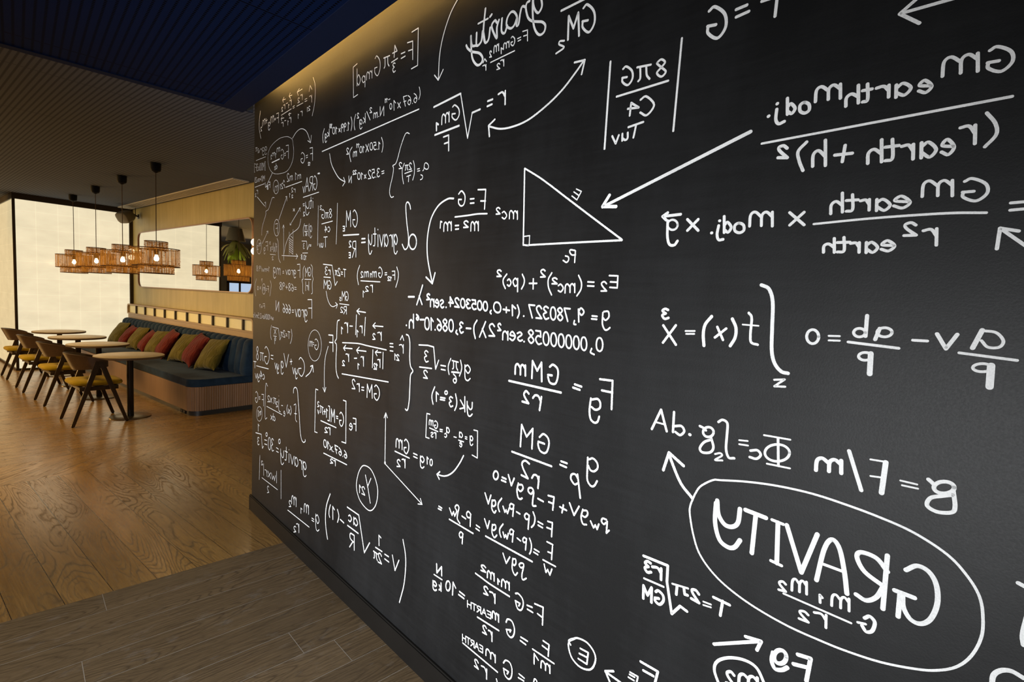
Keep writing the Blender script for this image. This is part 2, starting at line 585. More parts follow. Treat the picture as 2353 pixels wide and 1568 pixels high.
# ------------------------------------------------------------------ board frame of reference
B0 = Vector((1.640, 3.562, 0.0))                 # floor point at the far end of the blackboard wall
BD = Vector((-math.sin(BETA), -math.cos(BETA), 0))   # along the board towards the camera
BN = Vector((math.cos(BETA), -math.sin(BETA), 0))    # into the board
SKIRT = 0.012
BP = B0 + BN * SKIRT                             # plane of the board itself


def bpt(u, z, d=0.0):
    """point u metres along the board from its far end, height z, d in front of it"""
    p = BP + BD * u - BN * d
    return Vector((p.x, p.y, z))


def to_board(px, py):
    """where the sight line of a photo point meets the board: (u, z)"""
    r = RIGHT * ((px - IW / 2) / FPX) + DOWN * ((py - IH / 2) / FPX) + FWD
    t = BN.dot(BP - EYE) / BN.dot(r)
    p = EYE + r * t
    return (p - BP).dot(BD), p.z

# ------------------------------------------------------------------ structure: floor, ceilings, walls
bm = BM()
SA, SB = Vector((0.335, 3.099, 0)), Vector((1.559, 2.924, 0))
sl = (SB.y - SA.y) / (SB.x - SA.x)
ya = lambda x: SA.y + sl * (x - SA.x)
XL, XR = -4.5, 3.45
poly(bm, [(XL, -3.4, 0), (XR, -3.4, 0), (XR, ya(XR), 0), (XL, ya(XL), 0)], 0)
poly(bm, [(XL, ya(XL), 0), (XR, ya(XR), 0), (XR, 5.215, 0), (XL, 5.215, 0)], 1)
poly(bm, [(XL, 5.215, 0), (XR, 5.215, 0), (XR, 5.797, 0), (XL, 5.797, 0)], 2)
poly(bm, [(XL, 5.797, 0), (XR, 5.797, 0), (XR, 17.4, 0), (XL, 17.4, 0)], 3)
o = obj('floor', bm, [M['floorA'], M['floorB'], M['floorC'], M['floorD']], smooth=False)
tag(o, 'oak plank floor with a diagonal row and darker straight boards in the foreground', 'floor', kind='structure')

ZS, ZC, GAP = 2.730, 2.95, 0.05
# far ceiling
bm = BM()
slab(bm, [(XL, -3.4), (XR, -3.4), (XR, 17.4), (XL, 17.4)], ZC, ZC + 0.05)
ceil = tag(obj('ceiling', bm, M['ceil_far'], smooth=False), 'grey perforated ceiling of the lounge', 'ceiling', kind='structure')
# dropped near ceiling: a perforated slab with plain edge strips
c0 = BP - BN * GAP + BD * 0.0
EX = -BN                                           # away from the board
e_end = -0.055                                     # its end relative to the board end


def spt(u, v):
    p = BP + BD * u - BN * (GAP + v)
    return (p.x, p.y)


bm = BM()
slab(bm, [spt(e_end + 0.055, 0.13), spt(6.6, 0.13), spt(6.6, 6.0), spt(e_end + 0.055, 6.0)], ZS, ZS + 0.03)
dc = tag(obj('ceiling_soffit', bm, M['ceil_near'], smooth=False), 'dark navy perforated dropped ceiling in front of the blackboard wall', 'ceiling', kind='structure')
bm = BM()
slab(bm, [spt(e_end, 0.0), spt(6.6, 0.0), spt(6.6, 0.13), spt(e_end + 0.055, 0.13), spt(e_end + 0.055, 6.0), spt(e_end, 6.0)], ZS - 0.004, ZS + 0.03)
slab(bm, [spt(e_end, 0.30), spt(e_end + 0.03, 0.30), spt(e_end + 0.03, 6.0), spt(e_end, 6.0)], ZS + 0.03, ZC)
slab(bm, [spt(e_end, 0.10), spt(6.6, 0.10), spt(6.6, 0.12), spt(e_end, 0.12)], ZS + 0.03, ZC)
slab(bm, [spt(e_end + 0.03, -0.0495), spt(e_end + 0.045, -0.0495), spt(e_end + 0.045, 0.10), spt(e_end + 0.03, 0.10)], ZS + 0.0, ZC)
o = tag(obj('edge_strip', bm, M['navy_paint'], dc, smooth=False), 'plain navy edge strip of the dropped ceiling')
bm = BM()
p = [spt(e_end + 0.06, 0.030), spt(6.4, 0.030), spt(6.4, 0.085), spt(e_end + 0.06, 0.085)]
slab(bm, p, ZC - 0.022, ZC - 0.005)
o = tag(obj('light_strip', bm, M['led'], dc, smooth=False), 'warm light strip hidden above the ceiling edge')

# the blackboard wall
bm = BM()
U0, U1 = 0.018, 6.4
pts = [bpt(U0, 0), bpt(U1, 0), bpt(U1, 0, -0.22), bpt(U0, 0, -0.22)]
slab(bm, [(q.x, q.y) for q in pts], 0, ZC - 0.001)
board = tag(obj('wall_right', bm, M['board'], smooth=False), 'long black chalkboard wall covered in white mirror-written formulas', 'wall', kind='structure')
bm = BM()
for (u0, u1, d0, d1) in ((-0.0, U1, 0.0005, SKIRT), ):
    pts = [bpt(u0, 0, d1), bpt(u1, 0, d1), bpt(u1, 0, d0), bpt(u0, 0, d0)]
    slab(bm, [(q.x, q.y) for q in pts], 0.0, 0.098)
    pts = [bpt(u0, 0, d1 - 0.004), bpt(u1, 0, d1 - 0.004), bpt(u1, 0, d0), bpt(u0, 0, d0)]
    slab(bm, [(q.x, q.y) for q in pts], 0.098, 0.106)
pts = [bpt(-0.0, 0, SKIRT), bpt(U0 - 0.0005, 0, SKIRT), bpt(U0 - 0.0005, 0, -0.22), bpt(-0.0, 0, -0.22)]
slab(bm, [(q.x, q.y) for q in pts], 0.0, 0.098)
tag(obj('baseboard_right', bm, M['black_base'], smooth=False), 'black baseboard along the foot of the chalkboard wall', 'baseboard', kind='structure')

XW, YP = 3.206, 11.75
bm = BM()
slab(bm, [(XW, 3.9), (XW + 0.15, 3.9), (XW + 0.15, YP + 0.1), (XW, YP + 0.1)], 0, ZC - 0.001)
tag(obj('wall_back', bm, M['olive'], smooth=False), 'gold olive wall behind the bench and mirror', 'wall', kind='structure')

# backlit tile wall (front and its return side) with dark frame
XC = 1.575
bm = BM()
poly(bm, [(XC + 0.02, YP, 0.03), (XW - 0.01, YP, 0.03), (XW - 0.01, YP, 2.865), (XC + 0.02, YP, 2.865)])
poly(bm, [(XC + 0.02, YP + 0.08, 0.03), (XW - 0.01, YP + 0.08, 0.03), (XW - 0.01, YP + 0.08, 2.865), (XC + 0.02, YP + 0.08, 2.865)])
tw = tag(obj('wall_end', bm, M['tile_front'], smooth=False), 'glowing cream backlit glass tile wall', 'wall', kind='structure')
bm = BM()
poly(bm, [(XC, YP + 0.02, 0.03), (XC, 17.3, 0.03), (XC, 17.3, 2.865), (XC, YP + 0.02, 2.865)])
tag(obj('tile_return', bm, M['tile_side'], tw, smooth=False), 'dimmer side face of the tile wall')
bm = BM()
box(bm, XC - 0.012, XC + 0.022, YP - 0.02, YP + 0.02, 0, 2.865)
box(bm, XW - 0.055, XW - 0.002, YP - 0.03, YP + 0.03, 0, 2.865)
box(bm, XC - 0.02, XW - 0.002, YP - 0.035, YP + 0.03, 2.855, ZC - 0.001)
box(bm, XC - 0.02, XW - 0.002, YP - 0.03, YP + 0.03, 0.0, 0.035)
box(bm, XC - 0.02, XC + 0.03, YP + 0.03, 17.3, 2.855, ZC - 0.001)
box(bm, XC - 0.02, XC + 0.03, YP + 0.03, 17.3, 0.0, 0.035)
tag(obj('tile_frame', bm, M['dark_frame'], tw, smooth=False), 'dark bronze frame of the tile wall')

# the rest of the shell, out of the frame or seen only in the mirror
bm = BM(); box(bm, XL - 0.1, XL, -3.4, 17.4, 0, ZC - 0.001)
tag(obj('wall_left', bm, M['plaster'], smooth=False), 'dark grey plaster wall far to the left', 'wall', kind='structure')
bm = BM(); box(bm, XL, XC - 0.03, 16.6, 16.7, 0, ZC - 0.001)
tag(obj('wall_far', bm, M['plaster'], smooth=False), 'dark grey wall with a window, seen only in the mirror', 'wall', kind='structure')
bm = BM()
box(bm, XL, 1.3, -3.35, -3.25, 0, ZC - 0.001)
tag(obj('wall_front', bm, M['plaster'], smooth=False), 'dark grey wall behind the photographer', 'wall', kind='structure')
wf = BM(); x0, x1, z0, z1 = -1.75, -0.58, 0.5, 1.78
for a, b in ((x0, x0 + 0.06), (x1 - 0.06, x1), (-0.98, -0.93)): box(wf, a, b, 16.55, 16.598, z0, z1)
for a, b in ((z0, z0 + 0.06), (z1 - 0.06, z1), (1.30, 1.34)): box(wf, x0, x1, 16.55, 16.598, a, b)
wn = tag(obj('window_1', wf, M['dark_frame'], smooth=False), 'dark framed window reflected in the right end of the mirror', 'window', kind='structure')
bm = BM(); poly(bm, [(x0 + 0.06, 16.585, z0 + 0.06), (x1 - 0.06, 16.585, z0 + 0.06), (x1 - 0.06, 16.585, z1 - 0.06), (x0 + 0.06, 16.585, z1 - 0.06)])
tag(obj('pane', bm, M['sky_pane'], wn, smooth=False), 'pale blue daylit pane')

# ------------------------------------------------------------------ mirror
mi = thing('wall_mirror', 'long mirror with rounded corners and thin copper frame on the olive wall', 'mirror', (XW, 9.16, 2.0))
my0, my1, mz0, mz1 = 6.82 - 9.16, 11.30 - 9.16, 1.495 - 2.0, 2.495 - 2.0
bm = BM()
ring_frame(bm, rrect(my0, my1, mz0, mz1, 0.13), rrect(my0 + 0.013, my1 - 0.013, mz0 + 0.013, mz1 - 0.013, 0.12), -0.001, -0.05, lambda a, b, d: (d, a, b))
obj('frame', bm, M['copper_wood'], mi)
bm = BM()
poly(bm, [(-0.035, a, b) for a, b in rrect(my0 + 0.010, my1 - 0.010, mz0 + 0.010, mz1 - 0.010, 0.12)])
poly(bm, [(-0.030, a, b) for a, b in rrect(my0 + 0.010, my1 - 0.010, mz0 + 0.010, mz1 - 0.010, 0.12)])
tag(obj('mirror_glass', bm, M['mirror'], mi, smooth=False), 'reflecting glass')

# ------------------------------------------------------------------ wall sconces
def sconce(y, label):
    t = thing('wall_sconce', label, 'wall lamp', (XW, y, 2.095), 0, 'globe wall lamps beside the mirror')
    bm = BM(); lathe(bm, [(0, 0.018), (0.035, 0.018), (0.035, 0), (0, 0)], 20)
    for v in bm.verts: v.co = Vector((-v.co.z - 0.001, v.co.x, v.co.y))
    obj('wall_plate', bm, M['brass'], t)
    bm = BM(); tube(bm, [(-0.016, 0, 0), (-0.085, 0, 0)], 0.007); tube(bm, [(-0.085, 0, -0.012), (-0.085, 0, 0.012)], 0.01)
    obj('arm', bm, M['brass'], t)
    for s in (1, -1):
        bm = BM(); bmesh.ops.create_uvsphere(bm, u_segments=24, v_segments=14, radius=0.049)
        for v in bm.verts: v.co += Vector((-0.085, 0, 0.056 * s))
        obj('globe', bm, M['globe'], t)


sconce(6.66, 'wall lamp with two glowing globes right of the mirror, half hidden by the chalkboard')
sconce(11.50, 'brass wall lamp with two glowing globes between the mirror and the tile wall')

# ------------------------------------------------------------------ bench seat with shelf unit
be = thing('bench_seat', 'long built-in bench with navy channel-tufted back and wood front', 'bench', (2.35, 6.60, 0))
LB = 5.10                                    # length along y
XB = XW - 2.35 - 0.10                       # back face in local x
# outline with a rounded near front corner
def bench_outline(x0, y0, r, y1, x1, seg=10):
    out = []
    for k in range(seg + 1):
        a = math.pi + math.pi / 2 * k / seg
        out.append((x0 + r + r * math.cos(a), y0 + r + r * math.sin(a)))
    return out + [(x1, y0), (x1, y1), (x0, y1)]


bm = BM(); slab(bm, bench_outline(0.03, 0.03, 0.13, LB, XB), 0.0, 0.062)
obj('plinth', bm, M['plinth'], be)
# fluted wooden base: outline sampled finely, flutes on the end and corner, flat veneer on the long face
bm = BM()
ol = bench_outline(0.0, 0.0, 0.15, LB, XB, 30)
fine = []
for i in range(len(ol)):
    a, b = Vector(ol[i]), Vector(ol[(i + 1) % len(ol)])
    n = max(1, int((b - a).length / 0.004)) if (i < 31) else 1
    for k in range(n):
        fine.append((a + (b - a) * k / n, i))
res = []
acc = 0.0
prev = None
for p_, i in fine:
    if prev is not None: acc += (p_ - prev).length
    prev = p_.copy()
    if i < 31:
        off = 0.008 * (0.5 + 0.5 * math.cos(acc / 0.027 * 2 * math.pi)) ** 2
        c = Vector((0.4, 0.4))
        p_ = p_ + (c - p_).normalized() * off
    res.append((p_.x, p_.y))
slab(bm, res, 0.062, 0.352)
obj('base_panel', bm, M['bench_wood'], be, angle=60)
bm = BM()
vs_ = []
slab(bm, bench_outline(0.004, 0.004, 0.15, LB, XB - 0.01, 14), 0.354, 0.446)
bmesh.ops.bevel(bm, geom=[e for e in bm.edges if abs(e.verts[0].co.z - e.verts[1].co.z) < 1e-5], offset=0.022, segments=4, affect='EDGES', profile=0.6)
obj('seat_cushion', bm, M['navy'], be)
# channel tufted back: profile in z, scalloped in y
bm = BM()
nch, per = 30, 10
xs_prof = [(0.448, 0.62), (0.50, 0.605), (0.60, 0.612), (0.72, 0.632), (0.82, 0.648), (0.875, 0.662), (0.902, 0.690), (0.912, 0.72), (0.912, 0.745)]
L0, L1 = -0.02, LB
grid = []
for k in range(nch * per + 1):
    y = L0 + (L1 - L0) * k / (nch * per)
    ph = (k % per) / per
    sc_ = abs(math.sin(math.pi * ph)) ** 0.55
    rowv = []
    for z, x in xs_prof:
        d = 0.028 * (1 - sc_)
        zz = z - (0.012 * (1 - sc_) if z > 0.85 else 0)
        rowv.append(bm.verts.new((x + d, y, zz)))
    rowv.append(bm.verts.new((0.745, y, 0.448)))
    grid.append(rowv)
for A, B in zip(grid, grid[1:]):
    for i in range(len(A)):
        j = (i + 1) % len(A)
        bm.faces.new((A[i], A[j], B[j], B[i]))
bm.faces.new(grid[0]); bm.faces.new(list(reversed(grid[-1])))
obj('backrest', bm, M['navy'], be, angle=70)
# power socket in the plinth near the rounded corner
bm = BM(); box(bm, 0.02, 0.029, 0.20, 0.36, 0.008, 0.056, 0.003)
so = obj('power_socket', bm, M['black_plastic'], be)
for yy in (0.24, 0.32):
    bm = BM(); lathe(bm, [(0, 0.0), (0.017, 0.0), (0.019, 0.004), (0.02, 0)], 18)
    for v in bm.verts: v.co = Vector((0.0185 - v.co.z * 0.6, yy + v.co.x, 0.032 + v.co.y))
    tag(obj('outlet', bm, M['black_steel'], so), 'round socket outlet')

sh = thing('slatted_shelf', 'oak surround with a row of cream compartments along the top of the bench', 'shelf', (3.10, 6.66, 0))
SL = 5.06
XS = XW - 3.10 - 0.002
def shelf_outline(y0, y1, z0, z1, r, rl):
    out = []
    for cy, cz, a0, rr in ((y1 - rl, z1 - rl, 0, rl), (y0 + r, z1 - r, 90, r)):
        for k in range(9):
            a = math.radians(a0 + 90 * k / 8)
            out.append((cy + rr * math.cos(a), cz + rr * math.sin(a)))
    return out + [(y0, z0), (y1, z0)]


bm = BM()
ring_frame(bm, shelf_outline(0, SL, 0.985, 1.172, 0.06, 0.06), shelf_outline(0.03, SL - 0.03, 1.005, 1.148, 0.045, 0.045), 0.0, XS, lambda a, b, d: (d, a, b))
obj('shelf_frame', bm, M['shelf_wood'], sh)
bm = BM(); box(bm, 0.017, XS, 0.0, SL, 0.36, 0.985)
obj('wood_panel', bm, M['shelf_wood'], sh)
bm = BM(); poly(bm, [(0.034, 0.025, 1.0), (0.034, SL - 0.025, 1.0), (0.034, SL - 0.025, 1.15), (0.034, 0.025, 1.15)])
tag(obj('back_panel', bm, M['cream'], sh, smooth=False), 'cream panel behind the dividers')
for yy in [(0.32 + 0.4755 * k) for k in range(10)]:
    bm = BM(); box(bm, 0.006, 0.033, yy - 0.014, yy + 0.014, 1.004, 1.149)
    tag(obj('divider', bm, M['dark_gap'], sh, smooth=False), 'dark upright divider')

# ------------------------------------------------------------------ cushions
def cushion_mesh(seed, w=0.47, h=0.47, t=0.155):
    rnd = random.Random(seed)
    bm = BM()
    N = 22
    ph = [rnd.uniform(0, 6.28) for _ in range(8)]
    def prof(u, v, side):
        k = max(0.0, (1 - abs(u) ** 2.6)) ** 0.55 * max(0.0, (1 - abs(v) ** 2.6)) ** 0.55
        wr = 0.004 * math.sin(4 * u + 2 * v + ph[0]) + 0.003 * math.sin(6 * v - 5 * u + ph[1]) + 0.0045 * math.sin(9 * math.atan2(v, u) + ph[2]) * (1 - k) * min(1, 2 * math.hypot(u, v))
        sag = 0.025 * (v < 0) * (-v)
        return side * (t / 2 * k * (1 + 0.25 * -v) + wr * (k > 0.02) * 0.8 + sag * 0.0)
    sheets = []
    for side in (1, -1):
        g = []
        for i in range(N + 1):
            r_ = []
            for j in range(N + 1):
                u, v = -1 + 2 * i / N, -1 + 2 * j / N
                # pinched sides, pointed corners
                pu = u * (1 - 0.085 * (1 - v * v) ** 1.0 * abs(u) ** 3 + 0.0)
                pv = v * (1 - 0.085 * (1 - u * u) ** 1.0 * abs(v) ** 3)
                droop = -0.02 * (abs(u) ** 4) * (v > 0.5)
                onedge = i in (0, N) or j in (0, N)
                z = 0.0 if onedge else prof(u, v, side)
                wob = 0.003 * math.sin(5 * u + ph[3]) + 0.003 * math.sin(5 * v + ph[4])
                r_.append(bm.verts.new((pu * w / 2 + wob * abs(v), pv * h / 2 + droop + wob * abs(u), z)))
            g.append(r_)
        for i in range(N):
            for j in range(N):
                f = (g[i][j], g[i + 1][j], g[i + 1][j + 1], g[i][j + 1])
                bm.faces.new(f if side > 0 else tuple(reversed(f)))
        sheets.append(g)
    bmesh.ops.remove_doubles(bm, verts=bm.verts, dist=1e-5)
    return bm


cush = [
    # y, colour, lean deg, yaw deg, roll deg, x offset, scale, label
    (7.28, 'green', 30, 6, 4, 0.00, 1.00, 'olive green cushion nearest the chalkboard, first of the row on the bench'),
    (7.80, 'red', 31, -5, -6, 0.00, 1.03, 'rust red cushion second from the chalkboard, large and bulging'),
    (8.30, 'green', 30, 4, 3, 0.00, 0.98, 'olive green cushion third from the chalkboard, between two red ones'),
    (8.88, 'red', 31, -5, -6, 0.00, 1.00, 'rust red cushion fourth from the chalkboard, behind the nearest table'),
    (9.40, 'green', 29, 5, 3, 0.00, 0.90, 'olive green cushion in the middle of the row on the bench'),
    (9.83, 'red', 33, -4, -5, 0.00, 0.84, 'rust red cushion sixth from the chalkboard, small and mostly hidden'),
    (10.28, 'green', 30, 4, 2, 0.00, 0.92, 'olive green cushion third from the glowing tile wall, tall'),
    (10.80, 'red', 33, -4, -5, 0.00, 0.88, 'rust red cushion second from the glowing tile wall'),
    (11.32, 'green', 29, 4, 2, 0.00, 0.95, 'olive green cushion at the far end of the bench by the tile wall'),
]
for k, (y, c, lean, yaw, roll, dx, s, lab) in enumerate(cush):
    bm = cushion_mesh(100 + k)
    # local: width u -> world Y, height v -> world Z, thickness -> -X
    L = math.radians(lean)
    R = Matrix.Rotation(math.radians(yaw), 4, 'Z') @ Matrix.Rotation(L, 4, 'Y') @ Matrix(((0, 0, -1, 0), (-1, 0, 0, 0), (0, 1, 0, 0), (0, 0, 0, 1))) @ Matrix.Rotation(math.radians(roll), 4, 'Z')
    for v in bm.verts:
        v.co = R @ (v.co * s)
    zmin = min(v.co.z for v in bm.verts)
    xmax = max(v.co.x for v in bm.verts if v.co.z > 0.05)
    o = obj('cushion', bm, M[c], angle=75)
    o.location = (2.965 + 0.03 - xmax + dx, y, 0.447 - zmin)
    tag(o, lab, 'cushion', 'cushions along the bench')

# ------------------------------------------------------------------ tables
def make_table():
    t = thing('round_table', '', 'table')
    bm = BM(); lathe(bm, [(0, 0.726), (0.331, 0.726), (0.335, 0.723)], 72)
    for f in bm.faces: pass
    tt = obj('tabletop', bm, M['table_top'], t)
    bm = BM(); lathe(bm, [(0.335, 0.723), (0.335, 0.703), (0.326, 0.698), (0, 0.698)], 72)
    tag(obj('edge_band', bm, M['table_edge'], tt), 'darker brown edge')
    bm = BM(); lathe(bm, [(0, 0.697), (0.11, 0.697), (0.11, 0.690), (0.035, 0.686), (0.033, 0.68), (0.033, 0.014), (0, 0.014)], 28)
    obj('column', bm, M['black_steel'], t)
    bm = BM(); lathe(bm, [(0, 0.013), (0.05, 0.013), (0.196, 0.011), (0.20, 0.008), (0.20, 0.0), (0, 0.0)], 64)
    tag(obj('base_plate', bm, M['base_steel'], t), 'flat round metal foot plate')
    return t


tb = make_table()
TL = ['round oak table on a black column nearest the camera, in front of the nearest chair',
      'round oak table second from the camera in the row along the bench',
      'round oak table third from the camera in the row along the bench',
      'round oak table farthest from the camera, close to the glowing tile wall']
for k, (x, y) in enumerate(((1.893, 7.075), (1.935, 8.53), (1.965, 9.73), (1.965, 10.88))):
    t = tb if k == 0 else copy_tree(tb)
    t.location = (x, y, 0)
    tag(t, TL[k], 'table', 'round tables along the bench')

# ------------------------------------------------------------------ chairs
def make_chair():
    t = thing('dining_chair', '', 'chair')
    W = 0.252
    for s in (-1, 1):
        for front in (1, -1):
            bm = BM()
            beam(bm, (0.012 * front, s * 0.250, 0.690), (0.236 * front, s * 0.258, 0.008), 0.026, 0.052, 0.024, 0.030, side=(0, 1, 0), bev=0.004)
            lg = obj('leg', bm, M['chair_wood'], t)
            bm = BM(); lathe(bm, [(0, 0.0), (0.010, 0.0), (0.010, 0.009), (0, 0.009)], 12, (0.2365 * front, s * 0.258, 0))
            tag(obj('glide', bm, M['black_plastic'], lg), 'small black foot glide')
    # seat pad
    bm = BM()
    N = 26
    def sq(a):
        c, s_ = math.cos(a), math.sin(a)
        e = 0.42
        return math.copysign(abs(c) ** e, c), math.copysign(abs(s_) ** e, s_)
    prof = [(0.0, 0.480), (0.5, 0.481), (0.80, 0.478), (0.93, 0.470), (0.985, 0.456), (1.0, 0.442), (0.98, 0.428), (0.93, 0.421), (0.0, 0.419)]
    rings = []
    for r, z in prof:
        if r == 0: rings.append([bm.verts.new((0.005, 0, z))])
        else:
            rg = []
            for k in range(64):
                u, v = sq(2 * math.pi * k / 64)
                nar = 1.0 - 0.06 * (u < 0) * abs(u)
                rg.append(bm.verts.new((0.005 + u * 0.232 * r, v * 0.232 * r * nar, z + 0.012 * (u * r) ** 2 * (u < 0) - 0.006 * (1 - r))))
            rings.append(rg)
    for a, b in zip(rings, rings[1:]):
        for k in range(64):
            j = (k + 1) % 64
            if len(a) == 1: bm.faces.new((a[0], b[k], b[j]))
            elif len(b) == 1: bm.faces.new((a[k], a[j], b[0]))
            else: bm.faces.new((a[k], a[j], b[j], b[k]))
    tag(obj('seat', bm, M['mustard'], t), 'mustard yellow upholstered seat')
    bm = BM()
    box(bm, -0.17, 0.17, -0.238, -0.205, 0.375, 0.418, 0.004)
    box(bm, -0.17, 0.17, 0.205, 0.238, 0.375, 0.418, 0.004)
    box(bm, -0.03, 0.03, -0.205, 0.205, 0.378, 0.418, 0.004)
    box(bm, 0.135, 0.168, -0.205, 0.205, 0.385, 0.418, 0.004)
    box(bm, -0.168, -0.135, -0.205, 0.205, 0.385, 0.418, 0.004)
    obj('seat_frame', bm, M['chair_wood'], t)
    # bent plywood back: band sweeping from arm to arm round the rear
    bm = BM()
    S = 48
    sec = []
    for k in range(S + 1):
        a = -1 + 2 * k / S                         # -1 right arm .. 1 left arm
        ang = a * math.radians(98)
        f = max(0.0, math.cos(a * math.pi / 2)) ** 0.8   # 1 at rear, 0 at arms
        zt = 0.688 + 0.085 * f
        zb = 0.612 - 0.022 * f + 0.02 * (1 - f)
        pts_ = []
        for (zz, out) in ((zb, 0.0), (zt, 1.0)):
            rx = 0.215 + 0.075 * out * f
            ry = 0.236 + 0.012 * out * f
            for th in (0.0, 0.013):
                x = 0.045 - (rx + th) * math.cos(ang) if True else 0
                y = (ry + th) * math.sin(ang) / math.sin(math.radians(98)) * (1.0 if abs(a) < 1 else 1.0)
                pts_.append(Vector((x, y, zz)))
        # order: inner bottom, outer bottom, outer top, inner top with rounded lip
        ib, ob_, it, ot = pts_[0], pts_[1], pts_[2], pts_[3]
        loop = [ib, ob_, ob_.lerp(ot, 0.5) + Vector((0, 0, 0)), ot, (ot + it) / 2 + Vector((0, 0, 0.005)), it, ib.lerp(it, 0.5)]
        sec.append([bm.verts.new(q) for q in loop])
    for A, B in zip(sec, sec[1:]):
        for i in range(7):
            j = (i + 1) % 7
            bm.faces.new((A[i], A[j], B[j], B[i]))
    bm.faces.new(sec[0]); bm.faces.new(list(reversed(sec[-1])))
    obj('backrest', bm, M['chair_ply'], t, angle=50)
    return t


ch = make_chair()
CL = ['dark oak chair with mustard seat nearest the camera, at the nearest round table',
      'dark oak chair with mustard seat second from the camera, partly behind the nearest chair',
      'dark oak chair with mustard seat third from the camera in the row',
      'dark oak chair with mustard seat farthest from the camera, cut by the photo edge']
for k, (x, y, rz) in enumerate(((1.566, 7.125, 0), (1.566, 8.50, 0.5), (1.545, 9.65, 0), (1.558, 10.99, -0.5))):
    t = ch if k == 0 else copy_tree(ch)
    t.location = (x, y, 0)
    t.rotation_euler = (0, 0, math.radians(rz))
    tag(t, CL[k], 'chair', 'dining chairs at the round tables')

# ------------------------------------------------------------------ pendant lamps
def make_lamp():
    t = thing('pendant_lamp', '', 'lamp')
    bm = BM(); lathe(bm, [(0, 2.838), (0.012, 2.838), (0.022, 2.845), (0.045, 2.858), (0.053, 2.88), (0.055, 2.949), (0, 2.949)], 28)
    obj('ceiling_cup', bm, M['black_plastic'], t)
    bm = BM(); tube(bm, [(0, 0, 2.84), (0, 0, 1.965)], 0.0042, 8)
    obj('cord', bm, M['cord'], t)
    bm = BM(); lathe(bm, [(0, 1.975), (0.02, 1.975), (0.026, 1.955), (0.026, 1.905), (0.022, 1.90), (0, 1.90)], 20)
    obj('socket', bm, M['dark_gap'], t)
    bm = BM(); lathe(bm, [(0.0, 1.828), (0.012, 1.830), (0.022, 1.839), (0.026, 1.854), (0.024, 1.868), (0.015, 1.886), (0.012, 1.90)], 20)
    tag(obj('bulb', bm, M['bulb'], t), 'glowing bulb')
    sh_ = None
    rnd = random.Random(5)
    bm = BM()
    rims = BM()
    for (r, z0, z1) in ((0.114, 1.955, 2.052), (0.233, 1.768, 1.972), (0.176, 1.685, 1.785)):
        nth = int(2 * math.pi * r / 0.0028)
        k = 0.0
        while k < nth:
            wd = rnd.uniform(0.55, 1.15)
            gap = rnd.random()
            a0, a1 = 2 * math.pi * k / nth, 2 * math.pi * (k + wd) / nth
            if gap > 0.22:
                rr = r + rnd.uniform(-0.003, 0.003)
                tw_ = rnd.uniform(-0.6, 0.6) * 2 * math.pi / nth
                q = [(a0, z0), (a1, z0), (a1 + tw_, z1), (a0 + tw_, z1)]
                bm.faces.new([bm.verts.new((rr * math.cos(a), rr * math.sin(a), z)) for a, z in q])
            k += wd + rnd.uniform(0.0, 0.35)
        # tufts of horizontal fibres
        for _ in range(int(260 * r * (3.2 if z1 - z0 < 0.15 else 1.6))):
            a = rnd.uniform(0, 2 * math.pi)
            da = rnd.uniform(0.01, 0.05) / r
            z = rnd.uniform(z0 + 0.01, z1 - 0.01)
            hh = rnd.uniform(0.0015, 0.006)
            dz = rnd.uniform(-0.012, 0.012)
            rr = r + rnd.uniform(0.003, 0.006)
            bm.faces.new([bm.verts.new((rr * math.cos(b), rr * math.sin(b), zz)) for b, zz in ((a, z), (a + da, z + dz), (a + da, z + dz + hh), (a, z + hh))])
        for zz in (z0, z1):
            R_ = []
            for i in range(64):
                a = 2 * math.pi * i / 64
                R_.append([rims.verts.new(((r + 0.0045 * math.cos(p_)) * math.cos(a), (r + 0.0045 * math.cos(p_)) * math.sin(a), zz + 0.0045 * math.sin(p_))) for p_ in (0, 1.57, 3.14, 4.71)])
            for i in range(64):
                A, B = R_[i], R_[(i + 1) % 64]
                for j in range(4):
                    rims.faces.new((A[j], B[j], B[(j + 1) % 4], A[(j + 1) % 4]))
    # spider wires that carry the shade
    for a in (0.4, 2.5, 4.6):
        tube(rims, [(0.02 * math.cos(a), 0.02 * math.sin(a), 1.96), (0.233 * math.cos(a), 0.233 * math.sin(a), 1.968)], 0.002, 6)
        tube(rims, [(0.233 * math.cos(a), 0.233 * math.sin(a), 1.77), (0.176 * math.cos(a), 0.176 * math.sin(a), 1.783)], 0.002, 6)
    sh_ = obj('woven_shade', bm, M['rattan'], t, smooth=False)
    tag(sh_, 'three tier shade of woven brown jute')
    obj('shade_rims', rims, M['rattan_rim'], sh_)
    return t


lp = make_lamp()
LL = ['woven jute pendant lamp nearest the camera, rightmost and largest of the row of four',
      'woven jute pendant lamp second from the camera, just left of the nearest one',
      'woven jute pendant lamp third from the camera, second from the left in the row',
      'woven jute pendant lamp farthest from the camera, leftmost and smallest of the row']
for k, (x, y) in enumerate(((2.137, 6.99), (2.142, 8.25), (2.158, 9.55), (2.172, 10.90))):
    t = lp if k == 0 else copy_tree(lp)
    t.location = (x, y, 0)
    t.rotation_euler = (0, 0, 1.3 * k)
    tag(t, LL[k], 'lamp', 'woven pendant lamps in a row')

